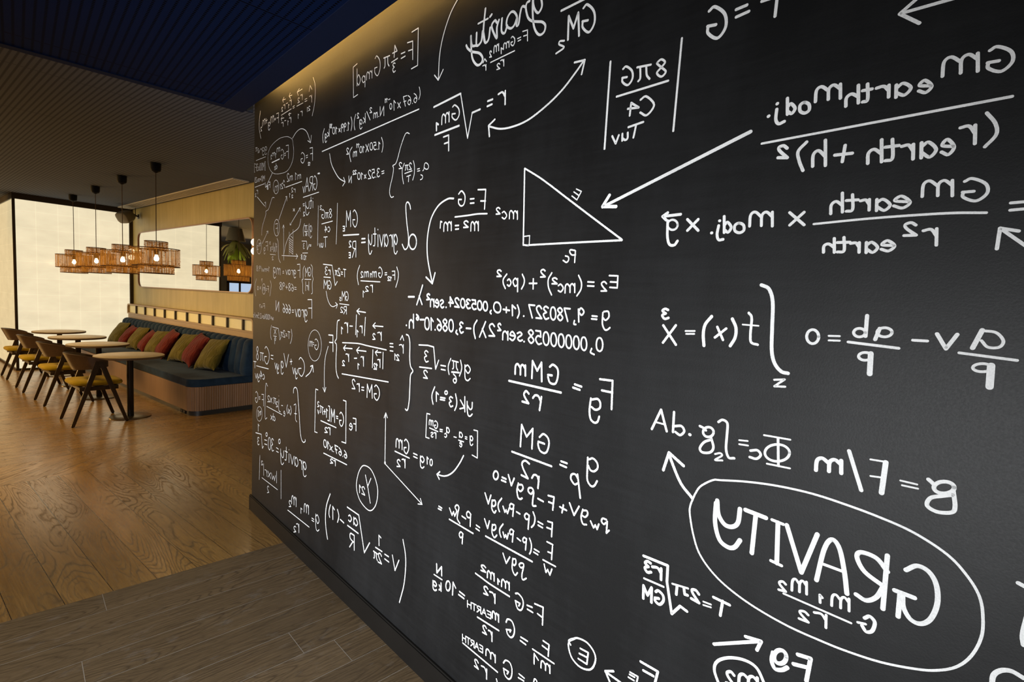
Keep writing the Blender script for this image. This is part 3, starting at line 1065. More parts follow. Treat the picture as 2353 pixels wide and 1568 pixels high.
# ------------------------------------------------------------------ speaker
sp = thing('wall_speaker', 'taupe loudspeaker on a wall bracket up in the corner by the tile wall', 'speaker', (2.965, 11.25, 2.745))
face = Vector((-0.80, -0.30, -0.52)).normalized()
Q = face.to_track_quat('-Y', 'Z').to_matrix().to_4x4()
bm = BM()
rings = []
for (s_, yy) in ((0.62, 0.115), (0.80, 0.10), (0.93, 0.06), (1.0, 0.0), (1.0, -0.05), (0.97, -0.066)):
    rings.append([bm.verts.new(Q @ Vector((a * s_, yy, b * s_))) for a, b in rrect(-0.135, 0.135, -0.10, 0.10, 0.075, 6)])
for A, B in zip(rings, rings[1:]):
    for i in range(len(A)):
        bm.faces.new((A[i], A[(i + 1) % len(A)], B[(i + 1) % len(A)], B[i]))
bm.faces.new(rings[0]); bm.faces.new(list(reversed(rings[-1])))
obj('shell', bm, M['speaker'], sp)
bm = BM()
rings = []
for (s_, yy) in ((0.955, -0.0665), (0.94, -0.076), (0.8, -0.088), (0.4, -0.096)):
    rings.append([bm.verts.new(Q @ Vector((a * s_, yy, b * s_))) for a, b in rrect(-0.135, 0.135, -0.10, 0.10, 0.075, 6)])
for A, B in zip(rings, rings[1:]):
    for i in range(len(A)):
        bm.faces.new((A[i], A[(i + 1) % len(A)], B[(i + 1) % len(A)], B[i]))
bm.faces.new(list(reversed(rings[-1]))); bm.faces.new(rings[0])
gr = tag(obj('grille', bm, M['speaker_grille'], sp), 'lighter bulged front grille')
bm = BM(); box(bm, -0.10, -0.07, -0.095, -0.086, -0.045, -0.036, M=Q)
tag(obj('badge', bm, M['vent'], gr), 'tiny pale badge')
bm = BM()
tube(bm, [Q @ Vector((0, 0.11, 0)), Q @ Vector((0, 0.15, 0.0)), Vector((0.20, 0.06, 0.04)), Vector((0.219, 0.06, 0.04))], 0.014, 10)
tube(bm, [Vector((0.17, 0.06, 0.03)), Vector((0.17, 0.06, 0.214))], 0.006, 8)
box(bm, 0.205, 0.2195, 0.02, 0.10, 0.0, 0.08, 0.004)
obj('bracket', bm, M['dark_frame'], sp)

# ------------------------------------------------------------------ linear air vent in the ceiling
av = thing('air_vent', 'long slotted air vent in the ceiling along the olive wall', 'vent', (3.045, 9.25, ZC))
bm = BM(); box(bm, -0.088, 0.088, -2.34, 2.34, -0.006, -0.001)
obj('vent_gap', bm, M['vent_dark'], av, smooth=False)
bm = BM()
ring_frame(bm, [(-0.10, -2.36), (0.10, -2.36), (0.10, 2.36), (-0.10, 2.36)], [(-0.086, -2.33), (0.086, -2.33), (0.086, 2.33), (-0.086, 2.33)], -0.001, -0.016, lambda a, b, d: (a, b, d))
obj('vent_frame', bm, M['vent'], av, smooth=False)
for xx in (-0.054, -0.018, 0.018, 0.054):
    bm = BM(); beam(bm, (xx, -2.33, -0.011), (xx, 2.33, -0.011), 0.016, 0.005, side=(1, 0, 0))
    obj('slat', bm, M['vent'], av, smooth=False)

# ------------------------------------------------------------------ hanging plant under a shade (seen in the mirror)
hp = thing('hanging_plant_lamp', 'grey lamp shade with a trailing green fern below, seen in the mirror', 'lamp', (1.0, 12.35, 0))
bm = BM(); lathe(bm, [(0.135, 2.93), (0.205, 2.64), (0.201, 2.64), (0.131, 2.93)], 40)
obj('lamp_shade', bm, M['shade_grey'], hp)
bm = BM(); tube(bm, [(0, 0, 2.949), (0, 0, 2.50)], 0.012, 8); tube(bm, [(-0.132, 0, 2.92), (0.132, 0, 2.92)], 0.004, 6)
obj('stem', bm, M['dark_frame'], hp)
rnd = random.Random(3)
for nm, mt, n, drop, rad in (('old_leaves', 'leaf_brown', 26, 0.34, 0.40), ('fern_leaves', 'leaf', 20, 0.46, 0.28)):
    bm = BM()
    for k in range(n):
        a = rnd.uniform(0, 2 * math.pi); R_ = rad * rnd.uniform(0.6, 1.0); D = drop * rnd.uniform(0.75, 1.1); wdt = rnd.uniform(0.035, 0.07)
        prevp = None
        side_ = Vector((-math.sin(a), math.cos(a), 0))
        for i in range(9):
            s_ = i / 8
            c = Vector((math.cos(a) * R_ * s_, math.sin(a) * R_ * s_, 2.62 - D * s_ ** 1.5 + 0.04 * math.sin(s_ * 6 + k)))
            ww = wdt * (0.25 + 0.75 * math.sin(math.pi * min(1, 0.15 + s_ * 0.85))) * (1 if i < 8 else 0.3)
            pr = (bm.verts.new(c + side_ * ww - Vector((0, 0, 0.015))), bm.verts.new(c), bm.verts.new(c - side_ * ww - Vector((0, 0, 0.015))))
            if prevp:
                bm.faces.new((prevp[0], prevp[1], pr[1], pr[0])); bm.faces.new((prevp[1], prevp[2], pr[2], pr[1]))
            prevp = pr
    obj(nm, bm, M[mt], hp)

# ------------------------------------------------------------------ the writing on the board
FONT = {}
def G(ch_, w_, *strokes):
    """'~' smooth, '-' straight; points on a 10-high grid"""
    FONT[ch_] = (w_, [(s[0] == '~', [tuple(float(q) for q in p.split(',')) for p in s[1:].split()]) for s in strokes])


G('0', 5.4, '~2.8,10 1.2,9 .3,5.5 .8,1.6 2.6,0 4.5,1.5 5.1,5 4.4,8.8 2.8,10')
G('1', 3, '-.2,7.4 2.5,10 2.3,0')
G('2', 5.6, '~.4,8 2.4,10 4.8,8.6 4.3,5.6 .3,.2', '-.3,.2 5.4,.2')
G('3', 5.2, '~.6,9 3,10 4.8,8 2.3,5.4', '~2.3,5.4 5,3.6 3.2,.1 .3,1')
G('4', 5.6, '-3.7,0 3.9,10 .2,3.8 5.5,3.8')
G('5', 5.4, '-5,10 1,10 .7,5.8', '~.7,5.8 3.4,6.2 5.1,3.4 3,0 .2,.8')
G('6', 5.2, '~4.6,9.6 1.6,7.2 .3,3 2.4,0 4.9,2.4 3,5 .6,3.4')
G('7', 5.4, '-0,10 5.3,10 2.2,0')
G('Z', 5.4, '-0,10 5.3,10 2.2,0', '-1.3,5 4.8,5')
G('8', 5.2, '~4.7,8.6 2.6,10 .7,8 2.6,5.4 4.9,2.6 2.6,0 .3,2.4 2.6,5.4 4.5,7.6 4.7,8.6')
G('9', 5, '~4.7,7 2.8,10 .4,7.6 2.3,5 4.6,7', '-4.8,9 4.5,0')
G('A', 6.4, '-0,0 3.2,10 6.4,0', '-1.3,3.8 5.2,3.8')
G('c', 4.5, '~4.3,5.2 2.4,6.2 .3,3 2.2,0 4.4,1')
G('C', 6.2, '~6,8.6 3.6,10 .4,5 3.4,0 6.1,1.8')
G('d', 5, '~4.5,4.6 2.5,6.2 .3,3 2.2,.1 4.5,1.8', '-4.6,10 4.6,0')
G('a', 5, '~4.5,4.6 2.5,6.2 .3,3 2.2,.1 4.4,2', '-4.6,6.2 4.7,0')
G('e', 4.8, '~.6,3.2 4.4,3.8 2.6,6.2 .3,3 2.3,0 4.7,1.1')
G('E', 5.5, '-5.5,10 .2,10 .2,0 5.5,0', '-.2,5.2 4.6,5.2')
G('f', 4.4, '~4.4,9 3,10 1.9,8 1.8,0', '-.2,6 4,6')
G('F', 5.8, '-.3,0 .3,10 5.8,10', '-.3,5.5 4.8,5.5')
G('G', 6.3, '~5.6,9 3.8,10 .7,7.2 .4,3 3,0 5.9,2 6,4.2', '-3.5,4.3 6.1,4.3')
G('g', 4.8, '~4.4,4.8 2.4,6.2 .3,3.5 2.1,1 4.4,3.4', '~4.5,6.2 4.6,0 4,-3 2.2,-3.8 .4,-2.4')
G('h', 4.6, '-.3,10 .3,0', '~.3,3.5 2.4,6 4.1,4.5 4.3,0')
G('H', 5.6, '-.2,10 .2,0', '-5.4,10 5.4,0', '-.2,5.2 5.4,5.2')
G('i', 1.6, '-.8,6 .8,0', '-.8,8.6 .9,8.8')
G('j', 2.4, '~1.8,6 1.9,-1.5 .2,-3.2', '-1.8,8.6 1.9,8.8')
G('k', 4.8, '-.3,10 .3,0', '-4.2,6 .5,2.6 4.6,0')
G('m', 7.4, '-.3,6 .3,0', '~.3,4 2,6 3.4,4.6 3.6,.2', '~3.6,4 5.4,6 6.8,4.6 7.1,0')
G('M', 7.6, '-.1,0 .6,10 3.8,4 7,10 7.5,0')
G('n', 4.8, '-.3,6 .3,0', '~.3,3.8 2.3,6 4.1,4.6 4.4,0')
G('N', 5.6, '-.1,0 .2,10 5.3,0 5.5,10')
G('o', 4.8, '~2.5,6 .5,4.6 .4,1.4 2.4,0 4.4,1.4 4.4,4.6 2.5,6')
G('p', 4.9, '-.4,6 .5,-4', '~.5,4.4 2.6,6.2 4.7,3.6 3,.2 .6,1.2')
G('r', 4.2, '-.4,6 .5,0', '~.5,3.4 1.9,5.8 4.1,5.5')
G('R', 5.6, '-.3,0 .3,10', '~.3,10 4.6,9.6 4.8,6.2 .3,5', '-1.9,5 5.6,0')
G('s', 4.3, '~4.1,5.3 2,6.2 .6,4.6 3.8,1.9 2.2,0 .2,.7')
G('S', 5.2, '~5,8.8 2.6,10 .5,8 4.8,2.8 2.6,0 .2,1.2')
G('t', 4, '~1.9,9.5 1.9,1.2 3.8,.4', '-.2,6.4 3.8,6.4')
G('T', 6, '-0,10 6,10', '-3,10 3,0')
G('u', 4.6, '~.3,6 .5,1.2 2.2,0 4.1,2', '-4.2,6 4.3,0')
G('v', 4.6, '-0,6 2.2,0 4.6,6')
G('V', 6, '-0,10 3,0 6,10')
G('w', 6.6, '-0,6 1.6,0 3.3,4.4 5,0 6.6,6')
G('x', 4.6, '-.1,6 4.5,0', '-4.5,6 .1,0')
G('X', 5.4, '-.1,10 5.3,0', '-5.3,10 .1,0')
G('y', 4.8, '~.3,6 .6,2 2.2,1 4.1,3.4', '~4.5,6.2 4.4,0 3.6,-3.4 2,-3.8 .4,-2.2')
G('π', 5.4, '-0,5.9 5.4,6.2', '~1.8,6 1.6,2 .5,0', '~4.2,6 4.2,1.4 5,.2')
G('=', 4.8, '-.3,3 4.5,3', '-.3,5.6 4.5,5.6')
G('+', 4.8, '-.3,4.3 4.5,4.3', '-2.4,6.8 2.4,1.8')
G('-', 4, '-.3,4.3 3.7,4.3')
G('(', 2.6, '~2.4,11 .5,5 2.4,-1')
G(')', 2.6, '~.2,11 2.1,5 .2,-1')
G('[', 2.4, '-2.2,11 .4,11 .4,-1 2.2,-1')
G(']', 2.4, '-.2,11 2,11 2,-1 .2,-1')
G('|', 1.4, '-.7,11 .7,-1')
G('/', 3.6, '-3.4,10 .2,0')
G('.', 1.6, '-.7,.3 .9,.4')
G('*', 4, '-.4,5 3.6,8.6', '-3.6,5 .4,8.6', '-2,4.4 2,9.2')
G('?', 4, '~.3,8 2,10 3.7,8 2,5 2,3', '-2,.3 2,.5')


def catmull(P, n=6):
    if len(P) < 3: return P
    closed = (P[0] - P[-1]).length < 1e-6
    Q = ([P[-2]] if closed else [P[0] * 2 - P[1]]) + P + ([P[1]] if closed else [P[-1] * 2 - P[-2]])
    out = []
    for i in range(1, len(Q) - 2):
        p0, p1, p2, p3 = Q[i - 1], Q[i], Q[i + 1], Q[i + 2]
        for k in range(n):
            t = k / n
            out.append(0.5 * ((2 * p1) + (p2 - p0) * t + (2 * p0 - 5 * p1 + 4 * p2 - p3) * t * t + (3 * p1 - p0 - 3 * p2 + p3) * t ** 3))
    out.append(Q[-2])
    return out


def ribbon(bm, P, r, d):
    """flat chalk stroke with round ends; P in board coordinates (u, z)"""
    Q = [P[0]]
    for p in P[1:]:
        if (p - Q[-1]).length > r * 0.05: Q.append(p)
    if len(Q) == 1: Q.append(Q[0] + Vector((r * 0.2, 0)))
    n = len(Q)
    def disc(c, a0, a1, k=7):
        cv = bm.verts.new(bpt(c.x, c.y, d))
        ring = [bm.verts.new(bpt(c.x + r * math.cos(a0 + (a1 - a0) * i / k), c.y + r * math.sin(a0 + (a1 - a0) * i / k), d)) for i in range(k + 1)]
        for i in range(k): bm.faces.new((cv, ring[i], ring[i + 1]))
    for i in range(n - 1):
        a, b = Q[i], Q[i + 1]
        t = (b - a).normalized(); nn = Vector((-t.y, t.x)) * r
        bm.faces.new([bm.verts.new(bpt(q.x, q.y, d)) for q in (a + nn, a - nn, b - nn, b + nn)])
        ang = math.atan2(nn.y, nn.x)
        if i == 0: disc(a, ang, ang + math.pi)
        if i == n - 2: disc(b, ang, ang - math.pi)
        else:
            t2 = (Q[i + 2] - b).normalized(); n2 = Vector((-t2.y, t2.x)) * r
            s_ = t.x * t2.y - t.y * t2.x
            e0, e1 = (-nn, -n2) if s_ > 0 else (nn, n2)
            if abs(s_) > 0.35 or t.dot(t2) < 0:
                a0 = math.atan2(e0.y, e0.x); a1 = math.atan2(e1.y, e1.x)
                while a1 - a0 > math.pi: a1 -= 2 * math.pi
                while a1 - a0 < -math.pi: a1 += 2 * math.pi
                disc(b, a0, a1, 4)
            elif abs(s_) > 1e-4:
                bm.faces.new([bm.verts.new(bpt(q.x, q.y, d)) for q in (b, b + e0, b + e1)])


CHALK = '''
@formula|chalk vector formula in tall round brackets at the top left of the board|540,160,6.029|11
C 1085,110 1110,200 1115,330 1100,500 1072,640
C 355,575 340,700 340,840 362,955
T r ~ 1070,450,1032,466,165
L 1000,400 970,415
L 1000,430 970,445
L 945,462 858,508
T r ~ 940,418,910,432,130
T 2 ~ 898,450,872,466,65
L 935,270 865,315
L 895,265 865,315 880,360
L 1030,305 1045,222 1070,275
T 21 ~ 1045,560,1003,585,60
T r ~ 940,640,912,650,115
T 1 ~ 890,672,876,680,60
L 828,500 805,518
L 828,525 808,540
L 785,545 645,635
T r ~ 788,490,760,505,125
T 1 ~ 757,530,743,535,50
L 735,463 715,473
T r ~ 700,545,675,560,110
T 2 ~ 668,578,650,580,55
L 795,355 755,370
L 770,325 755,370 775,400
L 705,410 665,425
L 685,385 665,425 675,455
T r ~ 785,735,757,745,125
T 1 ~ 748,768,735,770,60
L 712,705 692,712
T r ~ 678,790,648,800,105
L 782,608 748,622
L 765,600 748,622 765,645
L 685,670 645,685
L 660,655 645,685 655,712
T F ~ 612,740,580,755,140
L 570,675 555,685
L 570,695 555,700
T m ~ 545,725,498,750,150
T g ~ 495,790,468,805,110
L 455,700 435,712
L 441,680 447,745
T m ~ 428,755,385,790,130
T 2 ~ 380,850,362,858,55
@formula|force equation inside a drawn oval near the board's left edge|540,160,6.029|9
C 800,985 815,1140 795,1280 730,1400 640,1440 540,1440 480,1370 458,1250 470,1130 520,1040 620,955 720,930 775,950 800,985;6
T F ~ 745,1235,708,1245,190
L 705,1155 688,1165
L 705,1185 690,1193
T G ~ 680,1235,640,1250,140
T m ~ 625,1130,580,1150,95
T 1 ~ 576,1225,562,1230,70
T m ~ 555,1190,515,1205,75
T 2 ~ 512,1240,498,1243,55
L 620,1240 515,1290;18
T d ~ 590,1375,570,1380,80
T 2 ~ 565,1388,550,1390,45
@arrow|small curved arrow leaving the oval to the right|540,160,6.029|11
C 800,950 850,870 905,825 960,830 1005,880 1050,1015
L 1010,985 1050,1015 1062,910
@formula|short force equation under the small curved arrow|540,160,6.029|12
T F ~ 1080,1260,1040,1270,180
L 1010,1185 988,1195
L 1008,1215 990,1225
T G ~ 970,1290,915,1305,150
T 12 ~ 1045,1330,1015,1330,45
@formula|faint fraction at the very left edge of the board|540,160,6.029|6
T gg ~ 445,1130,380,1150,110
L 370,1095 358,1100
L 370,1110 360,1115
T v2 ~ 345,1150,318,1155,60
T π ~ 312,1135,288,1140,90
L 430,1208 295,1262
T [M00x3F] ~ 425,1385,272,1415,100
@arrow|straight arrow pointing down left out of the oval|540,400,6.029|10
L 520,-15 430,185
L 420,120 425,185 470,150
T F ~ 490,190,472,195,80
T 8 ~ 465,215,445,215,45
@formula|small faint fraction over an r beside the left edge|540,400,6.029|7
T M(1+πv2) ~ 415,90,275,122,70
L 410,135 280,185;9
T r ~ 322,280,300,285,100
T 2 ~ 298,315,283,318,45
L 310,318 415,445;9
T r ~ 432,460,412,470,125
@formula|circled m on the left part of the board|540,400,6.029|7
E 570,180,38,95
T m ~ 598,225,550,248,120
@formula|fraction of two masses with a hat above|540,400,6.029|9
T m1 ~ 915,62,835,85,100
T m2 ~ 800,85,722,108,110
L 930,103 705,185;12
T r21 ~ 690,190,628,215,75
L 665,135 680,85 692,115
T r ~ 842,255,815,262,85
T 2 ~ 808,248,785,255,60
T 1 ~ 768,322,758,325,55
T 2 ~ 808,330,788,333,40
@arrow|thin wavy line running down beside the left edge|540,400,6.029|7
C 545,328 520,330 495,400 465,490 430,518 430,560 400,660 378,750 372,850
@arrow|thin arrow pointing up from the circled F|540,400,6.029|8
L 610,635 722,310
L 702,318 722,310 722,375
@formula|circled F on the left part of the board|540,400,6.029|7
E 580,745,38,115
T F ~ 595,825,563,835,140
@arrow|thin double headed arrow with a star beside it|540,400,6.029|7
L 765,708 908,468
L 890,480 908,468 905,520
L 763,680 765,708 782,703
T * ~ 835,560,803,560,90
@drawing|small graph with two axes, a curve and a hatched strip|540,400,6.029|8
L 678,1195 675,710
L 660,750 675,705 685,745
L 650,1130 870,1140
L 850,1110 872,1140 848,1180
C 680,1110 705,980 750,870 800,815 860,770 895,720 915,622
L 755,805 755,1115;5
L 808,770 805,1115;5
L 757,890 803,930;2.5
L 757,920 803,960;2.5
L 757,950 803,990;2.5
L 757,980 803,1020;2.5
L 757,1010 803,1050;2.5
L 757,1040 803,1080;2.5
L 757,1070 803,1110;2.5
L 775,860 805,890;2.5
@formula|circled m two with a small arrow at the left edge|540,400,6.029|6
E 335,1008,32,100
T m ~ 357,1000,330,1008,80
T 2 ~ 325,1050,308,1052,60
L 380,965 460,790
L 440,798 460,790 462,825
T F ~ 458,1060,425,1070,125
T g ~ 425,1070,402,1080,90
@formula|function over two beside a tall thin curve|540,400,6.029|6
C 585,892 600,950 602,1080 610,1180 632,1230;8
T f(x)=x ~ 585,1075,490,1075,110
L 565,1120 490,1113
T 2 ~ 535,1190,515,1192,45
T 3 ~ 495,975,484,977,35
@word|the word gravity split in two lines with capital GRA|540,400,6.029|13
T GRA ~ 1140,215,975,250,195
T v ~ 968,258,942,262,140
L 1165,252 948,325
T i ~ 1090,468,1076,470,150
T t ~ 1070,480,1040,485,170
T y ~ 1035,490,978,505,180
L 965,412 945,418
L 965,438 948,443
T 2 ~ 970,580,950,585,55
L 1175,0 1155,-12
L 1160,5 1172,-18
L 1150,-2 1180,-8
@formula|small g of pi over six above a root of three|540,400,6.029|9
T g ~ 1070,815,1038,825,170
C 1030,690 1020,775 1018,862
C 965,690 948,770 955,862
T π ~ 1005,780,968,785,110
L 1008,795 965,800
T 6 ~ 1000,855,978,858,55
L 930,930 995,932 1005,1050 1032,975
T 3 ~ 968,1035,948,1040,75
L 1058,980 1040,985
L 1058,998 1040,1002
L 1012,1095 940,1097
T 10.8 ~ 992,1195,918,1180,65
@formula|small fraction between two tall bars left of the large d|720,440,6.03|11
L 338,165 320,730;9
L 72,200 62,752;9
T 8πG ~ 260,365,118,380,125
T 2 ~ 120,250,95,255,55
L 270,412 120,452
T c ~ 237,558,205,562,110
T 4 ~ 195,565,160,568,85
T T ~ 198,770,148,775,140
T uv ~ 140,775,85,778,95
@formula|F grav equals mg in pale chalk|540,400,6.029|9
T F ~ 905,1435,865,1440,185
T grav ~ 848,1400,705,1395,110
L 680,1348 665,1350
L 680,1372 665,1374
T mg ~ 632,1400,535,1385,150
@formula|small curly bracketed GM over r|540,400,6.029|9
C 1055,1255 1075,1300 1072,1400 1085,1455 1072,1520 1075,1640 1060,1662
C 965,1275 945,1330 945,1450 932,1470 940,1530 940,1630 950,1660
T GM ~ 1055,1415,975,1425,125
L 1055,1462 968,1460
T |r| ~ 1030,1605,978,1608,105
@formula|faint m w over nine point eight at the left edge|540,400,6.029|5
T 1=mw/9.8 ~ 480,1360,300,1345,75
@formula|period formula with a root of r cubed over GM|720,440,6.03|12
L 140,1010 262,1025 305,1305 335,1250
T r3 ~ 240,1155,165,1155,110
L 240,1195 148,1187
T GM ~ 252,1360,148,1345,120
T T=2π ~ 455,1190,305,1160,105
@arrow|short curved arrow pointing to GM over R two|700,660,5.226|8
C 260,50 280,150 310,215 345,235 395,210
L 372,185 397,210 382,255
@formula|small GM over R two beside the short curved arrow|700,660,5.226|9
T GM ~ 528,165,450,160,110
T s ~ 440,165,422,165,70
L 535,215 422,200
T R ~ 508,325,472,322,90
T 2 ~ 465,305,432,305,65
@formula|equals sixty eight plus ninety eight in pale chalk|540,640,6.029|8
T =68+98 ~ 855,185,620,155,105
@formula|faint F equals m times a in round brackets|540,640,6.029|6
C 490,30 505,90 495,180 485,245
C 300,5 280,90 280,170 290,245
T F= ~ 470,195,430,190,85
E 402,147,22,72
T m ~ 418,170,390,170,80
T x ~ 360,150,348,150,60
T a ~ 332,160,312,160,80
T ? ~ 385,60,370,60,55
@formula|F grav equals six hundred sixty six N|540,640,6.029|12
T F ~ 1070,555,1010,555,260
T grav ~ 1005,540,835,530,170
L 815,440 795,440
L 815,468 795,468
T 666 ~ 775,490,665,470,125
T N ~ 612,460,570,445,135
@formula|tiny faint lines of figures at the left edge|540,640,6.029|5
T F=? ~ 415,420,340,430,70
T w=100Na=2.5m/s ~ 535,580,258,540,70
@formula|period formula in round brackets with a root|540,640,6.029|8
C 782,705 792,780 785,850 768,905
C 508,648 495,730 497,800 508,850
T T=2π ~ 765,840,635,800,95
L 522,672 605,695 625,855 640,810
T x ~ 575,775,543,775,120
L 580,805 535,798
T 9 ~ 570,905,552,910,90
@formula|circled G equals m|540,640,6.029|9
E 1107,930,92,215;6
T G ~ 1160,990,1105,990,150
L 1095,890 1085,890
L 1095,915 1085,915
T m ~ 1075,945,1033,940,120
@formula|large line of G and V letters over c four|540,640,6.029|13
T G ~ 968,1355,880,1360,260
T yv ~ 868,1345,800,1320,140
L 795,1150 765,1155
L 780,1118 782,1195
T V ~ 745,1240,680,1225,185
T g ~ 675,1260,640,1260,180
T yv ~ 610,1275,555,1250,130
L 532,1070 502,1065
L 530,1120 502,1110
T G ~ 480,1190,410,1185,240
T π ~ 400,1145,352,1140,180
T 8 ~ 330,1130,300,1130,185
L 468,1255 302,1212
T T ~ 298,1245,262,1240,90
T c4yv ~ 415,1400,285,1385,110
@arrow|short thick arrow pointing up right|540,640,6.029|16
C 985,1360 1045,1300 1080,1205
L 1048,1220 1080,1205 1088,1298
@arrow|long thin arrow running down from the F|700,660,5.226|8
C 285,712 250,850 240,1000 240,1180 243,1262
L 222,1208 243,1262 258,1205
@formula|tall vector formula in curly brackets at mid board|700,660,5.226|13
T F ~ 345,775,290,770,195
C 420,395 395,420 388,560 385,620 365,660 385,700 380,850 380,980 390,1050 408,1095
L 732,365 720,582
L 625,335 615,570
T r ~ 698,550,665,550,140
T 1 ~ 648,598,628,598,80
L 578,470 545,468
T r ~ 525,550,480,545,200
T 1 ~ 462,560,442,562,80
L 735,305 632,288
L 660,258 630,288 662,328
L 945,475 825,465
L 852,430 822,465 850,495
T r ~ 930,642,878,640,165
T 2 ~ 852,628,820,630,70
C 458,668 560,672 660,680 760,705 985,755
L 1065,680 1028,678
L 1068,720 1030,715
L 1065,770 1030,765
T r ~ 1195,795,1140,790,170
L 1155,632 1178,582 1195,640
T 21 ~ 1140,885,1085,872,70
L 948,785 943,980
L 825,755 818,965
L 922,785 855,782
L 880,760 853,783 875,825
T r ~ 915,965,880,962,160
T 12 ~ 880,992,835,985,70
L 632,855 602,855
T r ~ 718,950,680,945,190
T 1 ~ 662,982,642,985,65
T r ~ 540,895,500,885,145
T 2 ~ 488,945,458,942,60
L 745,772 632,758
L 662,722 630,758 650,795
L 578,740 475,732
L 500,700 473,732 492,762
L 455,1042 1012,1140
T G ~ 908,1360,840,1358,180
T M ~ 820,1335,755,1325,160
L 718,1205 692,1203
L 718,1240 692,1235
T r ~ 668,1255,635,1255,160
T 2 ~ 615,1225,575,1220,115
C 1230,570 1258,590 1272,680 1270,850 1280,950 1308,1008 1280,1060 1272,1200 1265,1350 1250,1455 1235,1480 1218,1465;17
@formula|g of pi over six equals root of three over two|700,660,5.226|16
L 1375,695 1480,700 1552,720 1575,985 1612,880
T 3 ~ 1490,905,1440,895,135
L 1382,960 1528,978
T 2 ~ 1480,1100,1428,1090,95
L 1695,950 1638,940
L 1692,998 1642,988
C 1875,880 1890,960 1880,1020 1862,1068
C 1758,860 1732,930 1728,990 1738,1048
T π ~ 1848,1000,1775,985,165
L 1770,1020 1860,1028;20
T 6 ~ 1830,1155,1785,1150,110
T g ~ 1998,1055,1925,1050,185
@formula|y k with three degrees equals one in brackets|700,660,5.226|18
T y ~ 2020,1490,1950,1480,170
T k ~ 1930,1500,1865,1460,180
C 1815,1285 1830,1370 1825,1430 1805,1480
C 1565,1200 1535,1280 1532,1340 1545,1405
T 3 ~ 1785,1440,1738,1435,120
E 1702,1268,16,20
L 1690,1335 1635,1325
L 1685,1360 1632,1350
T 1 ~ 1612,1370,1578,1372,110
@formula|formula with an integral sign and square bracket at the left edge|540,880,4.9|8
T G ~ 262,220,230,225,125
L 285,160 272,160
L 285,182 272,182
T F ~ 325,262,302,260,130
C 370,38 348,28 340,380 362,395
L 540,258 525,255
T j ~ 515,280,490,280,150
T 2 ~ 485,270,465,272,60
T π ~ 465,245,435,235,110
T x ~ 420,225,398,220,90
T 2 ~ 395,215,368,215,70
L 532,358 360,265
T dx ~ 458,435,405,412,80
T e ~ 568,380,550,375,95
T (x) ~ 640,360,585,335,85
C 700,440 685,400 690,250 668,250
L 700,350 672,345
C 662,115 665,70 685,52 705,80 715,180 730,400 740,560 755,640 775,670 795,660 795,640;12
E 278,350,32,82;5
T m1 ~ 298,360,262,385,75
@word|the word gravity equals thirty degrees low at the left edge|540,880,4.9|11
T 1 ~ 275,545,260,545,80
L 235,562 298,580 310,740 322,715
T 3 ~ 275,700,255,698,85
L 360,650 335,642
L 362,698 335,688
E 358,582,9,20
T 30 ~ 440,775,375,750,140
L 492,748 468,730
L 492,785 468,770
E 503,660,10,25
T gravity ~ 808,1005,515,845,165
@formula|squared w times r between bars low at the left edge|540,880,4.9|8
L 520,985 520,1308
L 282,815 275,1090
T |wxr| ~ 475,1120,320,1030,110
T 2 ~ 315,925,298,925,45
L 482,1205 305,1068
T 2 ~ 385,1235,365,1240,75
@formula|square bracketed M formula followed by Fe|700,880,5.6|13
L 500,225 535,238 532,778 480,758
L 175,92 145,80 132,630 165,642
T G ~ 505,560,450,560,180
L 430,435 410,430
L 432,462 412,455
T M ~ 390,510,343,500,165
L 310,298 325,305 322,492 300,482
T 1 ~ 300,440,280,445,110
L 272,372 248,368
L 260,345 262,405
T π ~ 245,410,200,385,150
T v ~ 190,405,170,395,80
T 2 ~ 190,305,168,310,65
L 410,578 212,487
T r ~ 335,670,305,662,150
T 2 ~ 300,640,262,640,65
T F ~ 668,618,628,610,155
T e ~ 622,612,580,605,140
@formula|six point six seven times ten over r two|700,880,5.6|13
T 6.6Z.x10 ~ 548,980,245,820,95
L 545,1055 248,905
T r ~ 402,1070,375,1065,115
T 2 ~ 368,1035,332,1035,55
@drawing|two chalk axes, one arrow upwards and one slanting down|700,880,5.6|12
L 1035,1035 1045,395
L 1025,450 1047,388 1067,450
E 1037,1030,6,12;14
L 1040,1045 1510,1560
L 1492,1490 1515,1565 1462,1560
@formula|G m over r two equals g ten|700,880,5.6|16
T G ~ 1345,910,1280,915,185
T m ~ 1260,860,1175,825,190
L 1350,970 1165,880
T r ~ 1300,1095,1255,1085,180
T 2 ~ 1235,1080,1190,1078,90
L 1452,930 1405,908
L 1452,970 1405,948
T g ~ 1545,1045,1490,1035,150
T 1 ~ 1598,1045,1576,1045,90
T 0 ~ 1650,1065,1615,1065,80
@formula|square bracketed g equals a over e formula|700,880,5.6|14
L 2180,608 2228,620 2225,968 2158,930
L 1615,405 1575,395 1562,700 1605,715
T g ~ 2170,760,2130,760,120
L 2092,700 2070,695
L 2092,725 2070,718
T a ~ 2038,712,1992,700,110
L 2050,760 1985,738
T e ~ 2030,830,1998,820,105
L 1955,703 1925,695
T a ~ 1870,652,1828,640,110
T c ~ 1835,702,1805,700,80
L 1778,605 1745,598
L 1775,630 1745,622
T G ~ 1718,588,1672,588,98
T m ~ 1658,555,1605,538,110
L 1720,628 1612,580
T r ~ 1698,715,1668,710,120
T s ~ 1660,700,1630,698,100
@arrow|curved arrow swinging down left beside the Gm fraction|700,880,5.6|18
C 2048,938 2000,1030 1930,1130 1860,1185 1790,1200 1710,1180
L 1742,1145 1705,1178 1735,1240
@formula|circled Y with a small twelve low on the board|700,880,5.6|13
